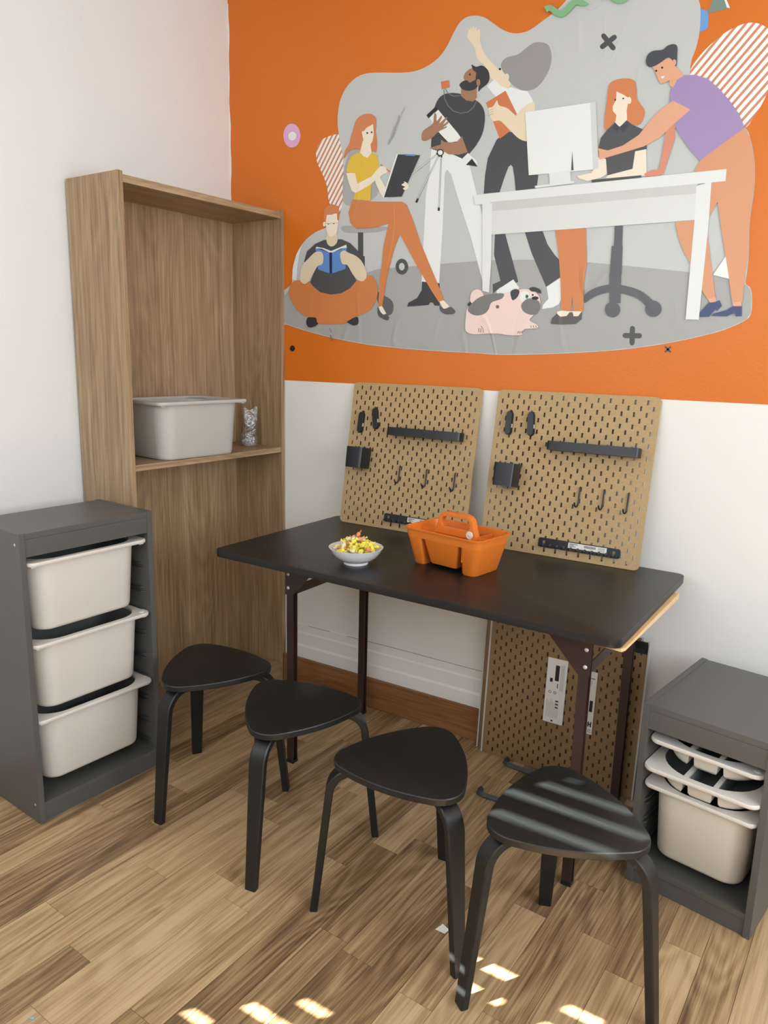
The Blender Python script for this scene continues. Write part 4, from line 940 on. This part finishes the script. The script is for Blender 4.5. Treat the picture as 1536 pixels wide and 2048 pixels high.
printed_person_sitting|orangepants|0|2882,3792 3089,3787 3113,3561 3104,3452 3114,3260 3049,3260 3033,3353 3030,3261 2964,3266 2944,3456 2919,3625
printed_person_sitting|skinlight|0|2934,3258 2964,3266 3025,3261 3102,3260 3093,3223 2944,3215
printed_person_sitting|shoe|0|2897,3181 2902,3216 2935,3246 2961,3226 3003,3231 3023,3256 3043,3254 3051,3229 3081,3229 3105,3260 3107,3212 3069,3180 2971,3176
printed_person_sitting|orangehair|1|3161,4364 3155,4395 3156,4460 3161,4530 3165,4609 3201,4635 3270,4636 3320,4614 3338,4564 3345,4514 3369,4476 3395,4444 3398,4409 3379,4367 3337,4365 3292,4393 3217,4392 3182,4356
printed_person_sitting|skinlight|0|3229,4441 3290,4443 3296,4397 3286,4368 3252,4363 3222,4389
printed_person_sitting|skinlight|0|3216,4570 3257,4548 3296,4521 3291,4482 3288,4443 3262,4428 3226,4436 3203,4462 3200,4490 3218,4522
printed_person_sitting|skinlight|1|3312,4506 3311,4496 3307,4490 3302,4488 3295,4491 3290,4499 3288,4509 3289,4519 3292,4526 3298,4528 3304,4524 3309,4516
printed_person_sitting|black|1|3218,4522 3218,4520 3216,4518 3213,4518 3211,4519 3208,4521 3207,4524 3208,4526 3210,4528 3212,4528 3215,4527 3217,4525
printed_person_sitting|black|1|3267,4523 3266,4521 3264,4519 3262,4519 3259,4520 3257,4522 3256,4525 3256,4527 3258,4529 3261,4529 3263,4528 3266,4526
printed_person_sitting|shirtdark|0|3130,4255 3141,4315 3181,4361 3222,4389 3252,4364 3298,4394 3332,4366 3398,4332 3425,4267 3431,4217 3362,4212 3360,4111 3202,4088 3186,4177 3132,4229
printed_person_sitting|navy3|0|3222,4394 3254,4363 3241,4334 3208,4365
printed_person_sitting|navy3|0|3254,4363 3294,4398 3307,4366 3277,4326
printed_person_sitting|skinlight|0|3134,4203 3184,4187 3198,4098 3161,4079 3078,4066 3018,4089 3006,4104 3096,4113 3122,4147
printed_person_sitting|skinlight|0|3362,4212 3427,4217 3444,4065 3300,4063 3189,4073 3205,4089 3355,4112
printed_monitor|pane|0|3056,4529 3091,4532 3142,4137 3106,4132
printed_monitor|white|0|2624,4531 3056,4529 3106,4132 2675,4139
printed_monitor|white2|0|2815,4137 2956,4145 2968,4072 2827,4060
printed_monitor|dark|0|2961,4258 2980,4142 2964,4140
printed_monitor|dark|0|3103,4071 3412,4070 3414,4056 3105,4054
printed_office_chair|dark3|0|3275,3791 3325,3790 3332,3657 3279,3660
printed_office_chair|dark3|0|3266,3663 3335,3659 3343,3488 3268,3491
printed_office_chair|dark3|0|3266,3496 3340,3494 3351,3310 3282,3310
printed_office_chair|dark3|1|3115,3363 3156,3395 3211,3416 3290,3427 3380,3414 3471,3383 3540,3334 3576,3291 3523,3286 3464,3333 3385,3363 3294,3379 3216,3366 3160,3342 3119,3313
printed_office_chair|dark3|1|3353,3269 3349,3246 3333,3228 3309,3222 3284,3229 3265,3246 3256,3270 3260,3294 3277,3311 3301,3317 3325,3310 3345,3293
printed_office_chair|dark3|1|3609,3272 3605,3248 3588,3230 3564,3223 3539,3230 3519,3248 3510,3273 3515,3298 3531,3316 3555,3322 3580,3315 3600,3297
printed_person_leaning|orangeman|0|3642,3784 3751,3784 3760,3526 3700,3621 3660,3714
printed_person_leaning|orangeman|0|3826,3735 3848,3634 3876,3512 3915,3336 3873,3324 3834,3381 3809,3635
printed_person_leaning|white|0|3889,3466 3948,3571 3982,3440
printed_person_leaning|orangeman|0|3720,4058 3748,4119 3890,4223 3970,4271 4008,4209 4039,4103 4056,3960 4055,3836 4055,3740 4068,3574 4065,3465 4068,3305 4013,3304 3983,3428 3932,3629 3869,3879 3829,3796 3815,3991
printed_person_leaning|skinman|0|3876,3328 3917,3338 3924,3312 3889,3303
printed_person_leaning|skinman|0|4016,3304 4060,3307 4066,3280 4021,3280
printed_person_leaning|navy|0|3835,3246 3883,3306 3918,3307 3941,3319 3957,3286 3933,3256 3922,3266 3892,3223 3837,3223
printed_person_leaning|navy|0|3905,3228 3915,3241 3987,3261 4018,3283 4068,3283 4073,3225 4041,3225 4032,3245 3991,3225
printed_person_leaning|skinman2|0|3535,4303 3586,4346 3590,4258 3565,4153 3543,4066 3513,4056 3440,4058 3429,4076 3468,4093 3514,4093 3524,4157
printed_person_leaning|purple|0|3539,4472 3540,4525 3563,4579 3605,4601 3669,4593 3740,4563 3813,4495 3878,4421 3932,4348 3971,4271 3891,4218 3746,4119 3682,4189 3624,4263 3577,4342 3580,4404
printed_person_leaning|skinman|0|3533,4555 3526,4594 3555,4656 3608,4598 3572,4582 3552,4542
printed_person_leaning|skinman|0|3421,4672 3452,4686 3510,4710 3552,4689 3560,4655 3546,4596 3508,4576 3478,4574 3457,4609 3441,4645
printed_person_leaning|hairnavy|1|3381,4703 3384,4741 3414,4762 3470,4759 3498,4776 3533,4779 3554,4761 3558,4721 3560,4660 3544,4665 3532,4693 3505,4713 3476,4695 3437,4678 3402,4678
printed_person_leaning|skinman|1|3557,4676 3556,4668 3553,4662 3548,4661 3542,4664 3537,4671 3535,4680 3536,4688 3539,4694 3544,4695 3550,4692 3555,4685
printed_person_leaning|black|1|3452,4648 3451,4646 3449,4644 3446,4643 3443,4645 3440,4647 3439,4650 3440,4653 3442,4655 3445,4655 3448,4654 3450,4651
printed_person_leaning|black|1|3485,4660 3484,4657 3482,4656 3479,4655 3476,4657 3474,4659 3472,4662 3473,4665 3475,4667 3478,4667 3481,4666 3484,4663
printed_person_leaning|white|0|3475,4613 3497,4615 3492,4602 3482,4602
printed_person_leaning|skinman|0|3559,4470 3664,4407 3586,4346 3502,4273 3413,4234 3298,4213 3144,4186 3130,4255 3192,4235 3283,4253 3375,4303 3450,4392 3506,4438
printed_desk|pane2|0|2399,3959 3743,3978 3820,3996 3832,3786 2416,3778
printed_desk|pane3|0|2417,3992 3750,3992 3743,3936 2421,3932
printed_desk|white2|0|2275,4047 2724,4051 3899,4057 3901,3991 3752,3990 2417,3992 2398,3982 2291,3984
printed_desk|white2|0|3741,3978 3824,3995 3833,3734 3836,3205 3759,3207 3751,3784
printed_desk|white2|0|2347,3986 2421,3986 2437,3587 2432,3393 2380,3406
printed_monitor|white2|0|2723,4069 2844,4070 2985,4076 2992,4061 2726,4054
printed_dog|pink|1|2293,3329 2294,3390 2329,3415 2371,3406 2391,3364 2341,3329
printed_dog|black2|0|2268,3317 2292,3335 2303,3311 2273,3303
printed_dog|pink|1|2262,3244 2268,3281 2327,3329 2407,3364 2513,3380 2591,3390 2655,3406 2705,3411 2763,3398 2804,3357 2813,3305 2774,3242 2745,3204 2800,3174 2803,3151 2723,3146 2699,3130 2694,3106 2609,3102 2529,3111 2449,3113 2325,3107 2269,3128 2259,3171
printed_dog|doggrey|1|2275,3269 2294,3311 2353,3358 2433,3381 2539,3384 2531,3350 2456,3325 2436,3279 2400,3246 2332,3238
printed_dog|brown|1|2515,3295 2514,3289 2509,3285 2503,3284 2496,3285 2491,3290 2489,3296 2490,3302 2495,3306 2501,3307 2508,3306 2513,3301
printed_dog|black2|1|2593,3393 2626,3412 2658,3400 2651,3365 2627,3342 2607,3343
printed_dog|white|1|2734,3358 2731,3339 2719,3325 2703,3320 2685,3326 2671,3340 2665,3359 2669,3378 2680,3392 2697,3397 2715,3391 2728,3377
printed_dog|green|1|2727,3360 2725,3354 2722,3349 2716,3347 2710,3349 2706,3354 2704,3361 2705,3368 2709,3373 2714,3375 2720,3373 2725,3367
printed_dog|black|1|2724,3362 2723,3358 2721,3356 2717,3355 2713,3356 2710,3358 2709,3362 2709,3365 2712,3368 2716,3369 2720,3368 2723,3365
printed_dog|doggrey|1|2677,3301 2698,3333 2735,3349 2799,3332 2812,3293 2795,3251 2755,3239 2700,3260
printed_dog|black|1|2800,3349 2797,3343 2789,3339 2776,3338 2763,3339 2754,3344 2750,3350 2753,3355 2762,3359 2774,3361 2787,3359 2797,3355
printed_dog|white|1|2767,3371 2766,3365 2761,3360 2754,3359 2747,3361 2742,3365 2740,3372 2741,3378 2746,3383 2753,3384 2760,3382 2765,3378
printed_dog|black|1|2764,3370 2763,3367 2760,3364 2757,3363 2753,3364 2750,3367 2749,3370 2749,3374 2752,3376 2756,3377 2760,3376 2763,3374
printed_dog|black2|1|2728,3414 2761,3422 2806,3405 2813,3380 2776,3390 2744,3395
printed_dog|black2|0|2756,3169 2759,3153 2763,3153 2759,3169
printed_dog|black2|0|2773,3169 2777,3153 2781,3153 2777,3169
printed_dog|black2|0|2791,3169 2795,3153 2798,3153 2795,3169
printed_dog|black2|0|2667,3130 2663,3115 2667,3114 2671,3129
printed_dog|black2|0|2681,3131 2677,3115 2681,3114 2685,3129
printed_dog|black2|0|2695,3131 2691,3115 2695,3114 2699,3130
printed_dog|black2|0|2365,3149 2366,3120 2370,3120 2369,3149
printed_dog|black2|0|2382,3149 2382,3120 2386,3120 2386,3149
printed_dog|black2|0|2383,3163 2399,3144 2403,3118 2407,3119 2402,3145 2386,3165
printed_smudge|smudge|0|1573,4453 1603,4510 1625,4568 1615,4572 1593,4514 1563,4457
printed_smudge|smudge|0|1626,4555 1650,4595 1664,4635 1651,4640 1637,4600 1614,4561
printed_smudge|smudge|0|1671,4644 1691,4664 1702,4684 1698,4686 1687,4666 1667,4647
printed_smudge|smudge|0|1602,4488 1623,4518 1634,4550 1628,4552 1617,4521 1597,4491
printed_smudge|smudge2|0|1049,3142 1071,3112 1077,3114 1055,3144
printed_smudge|smudge2|0|1058,3087 1076,3043 1087,3046 1069,3090
D_stripeL|stripes|1|900,4457 912,4513 962,4561 1045,4579 1120,4573 1145,4493 1166,4404 1178,4277 1177,4152 1189,4049 1145,4007 1069,4045 1026,4113 1008,4217 964,4310 916,4392
D_stripeR|stripes|1|3617,4438 3615,4552 3629,4606 3662,4667 3722,4732 3809,4793 3889,4819 3952,4818 4008,4792 4066,4742 4109,4673 4117,4610 4092,4526 4053,4405 4009,4320 3969,4269 3845,4209 3715,4156 3666,4154 3622,4186 3583,4224 3587,4287 3605,4353
D_donut|pinkring|1|745,4614 734,4571 703,4543 660,4536 617,4552 586,4588 574,4634 586,4677 618,4705 660,4711 703,4694 734,4658
D_donut|white|1|705,4615 700,4599 685,4589 665,4587 645,4593 630,4607 625,4624 630,4640 645,4650 665,4652 685,4645 700,4632
D_dot|black|1|690,2979 686,2967 677,2957 663,2954 650,2957 640,2966 637,2978 640,2990 650,2999 663,3003 677,3000 686,2991
D_cross|dark|0|3689,3015 3691,3011 3689,3007 3686,3005 3681,3007 3651,3035 3649,3039 3650,3043 3654,3045 3659,3043
D_cross|dark|0|3662,3007 3658,3005 3654,3007 3651,3011 3653,3015 3678,3043 3682,3045 3686,3043 3688,3039 3687,3035
D_squiggle|green2|0|2733,5098 2738,5099 2745,5101 2749,5101 2751,5101 2757,5097 2768,5088 2782,5076 2796,5066 2808,5059 2820,5054 2834,5051 2848,5052 2861,5057 2872,5064 2882,5072 2892,5079 2901,5087 2910,5095 2918,5101 2923,5103 2927,5103 2934,5101 2943,5097 2953,5093 2961,5087 2973,5078 2987,5066 3005,5057 3023,5054 3037,5056 3050,5059 3061,5064 3071,5069 3080,5076 3087,5082 3095,5088 3103,5095 3110,5103 3115,5107 3116,5108 3115,5108 3118,5105 3126,5099 3135,5092 3143,5086 3151,5079 3161,5071 3173,5064 3186,5059 3197,5057 3208,5056 3218,5057 3229,5060 3237,5065 3245,5070 3253,5075 3261,5081 3270,5088 3277,5094 3283,5098 3255,5126 3250,5122 3242,5116 3234,5109 3226,5104 3219,5099 3212,5095 3206,5092 3201,5090 3196,5090 3191,5090 3187,5091 3182,5092 3178,5095 3171,5101 3162,5108 3153,5115 3145,5122 3135,5129 3122,5138 3104,5142 3090,5138 3080,5130 3072,5122 3065,5116 3058,5110 3051,5104 3044,5099 3038,5095 3029,5092 3020,5090 3013,5089 3008,5089 3003,5092 2993,5100 2981,5110 2966,5120 2952,5127 2938,5133 2922,5137 2905,5137 2890,5132 2879,5123 2870,5115 2862,5108 2852,5101 2843,5093 2835,5088 2830,5086 2827,5086 2824,5087 2819,5089 2812,5093 2803,5099 2791,5110 2776,5122 2760,5132 2741,5137 2727,5136 2718,5133 2713,5132
D_blob|blue2|1|3657,4934 3672,4938 3691,4929 3706,4911 3712,4851 3704,4830 3684,4824 3666,4832
D_cone|coneg|0|3700,4920 3713,4946 3727,4992 3788,4984 3821,4916 3749,4914 3712,4912
D_cone|white|0|3781,4977 3791,4978 3821,4916 3804,4922
'''
mural = empty('wall_mural', 'large grey mural sticker of people working together on the orange wall', 'mural')
parts = {}; order = []
for k, ln in enumerate(MURAL.strip().split('\n')):
    part, col, sm, pts = ln.split('|'); P = [tuple(float(v)/2000 for v in p.split(',')) for p in pts.split()]
    if sm == '1': P = catmull(P)
    part = part.replace('printed_person_reaching', 'printed_person')
    if part not in parts: parts[part] = []; order.append(part)
    parts[part].append((k, col, P))
for part in order:
    q = MB(); cols = []
    for k, col, P in parts[part]:
        if part == 'D_stripeL': col = 'stripesL'
        if part == 'D_stripeR': col = 'stripesR'
        if col not in cols: cols.append(col)
        if part == 'backdrop': flat_poly(q, P, -.0022, 0, .0018)
        elif part in ('D_squiggle', 'D_blob'): flat_poly(q, P, -.0090 if part == 'D_squiggle' else -.0012, cols.index(col), .0007)
        elif part[:2] == 'D_': flat_poly(q, P, -.0010-.0002*cols.index(col), cols.index(col), .0007 if cols.index(col) == 0 else 0)
        else: flat_poly(q, P, -.0022-.00003*(k+1), cols.index(col))
    ms = [pmat(c) for c in cols]
    if part[:2] == 'D_':
        nm, lb = DECALS[part]; tag(q.obj(nm, ms), lb, 'sticker')
    else:
        nm = 'printed_person' if part.startswith('printed_person') else part
        o = q.obj(nm, ms, mural)
        if part in PARTLAB: o['label'] = PARTLAB[part]
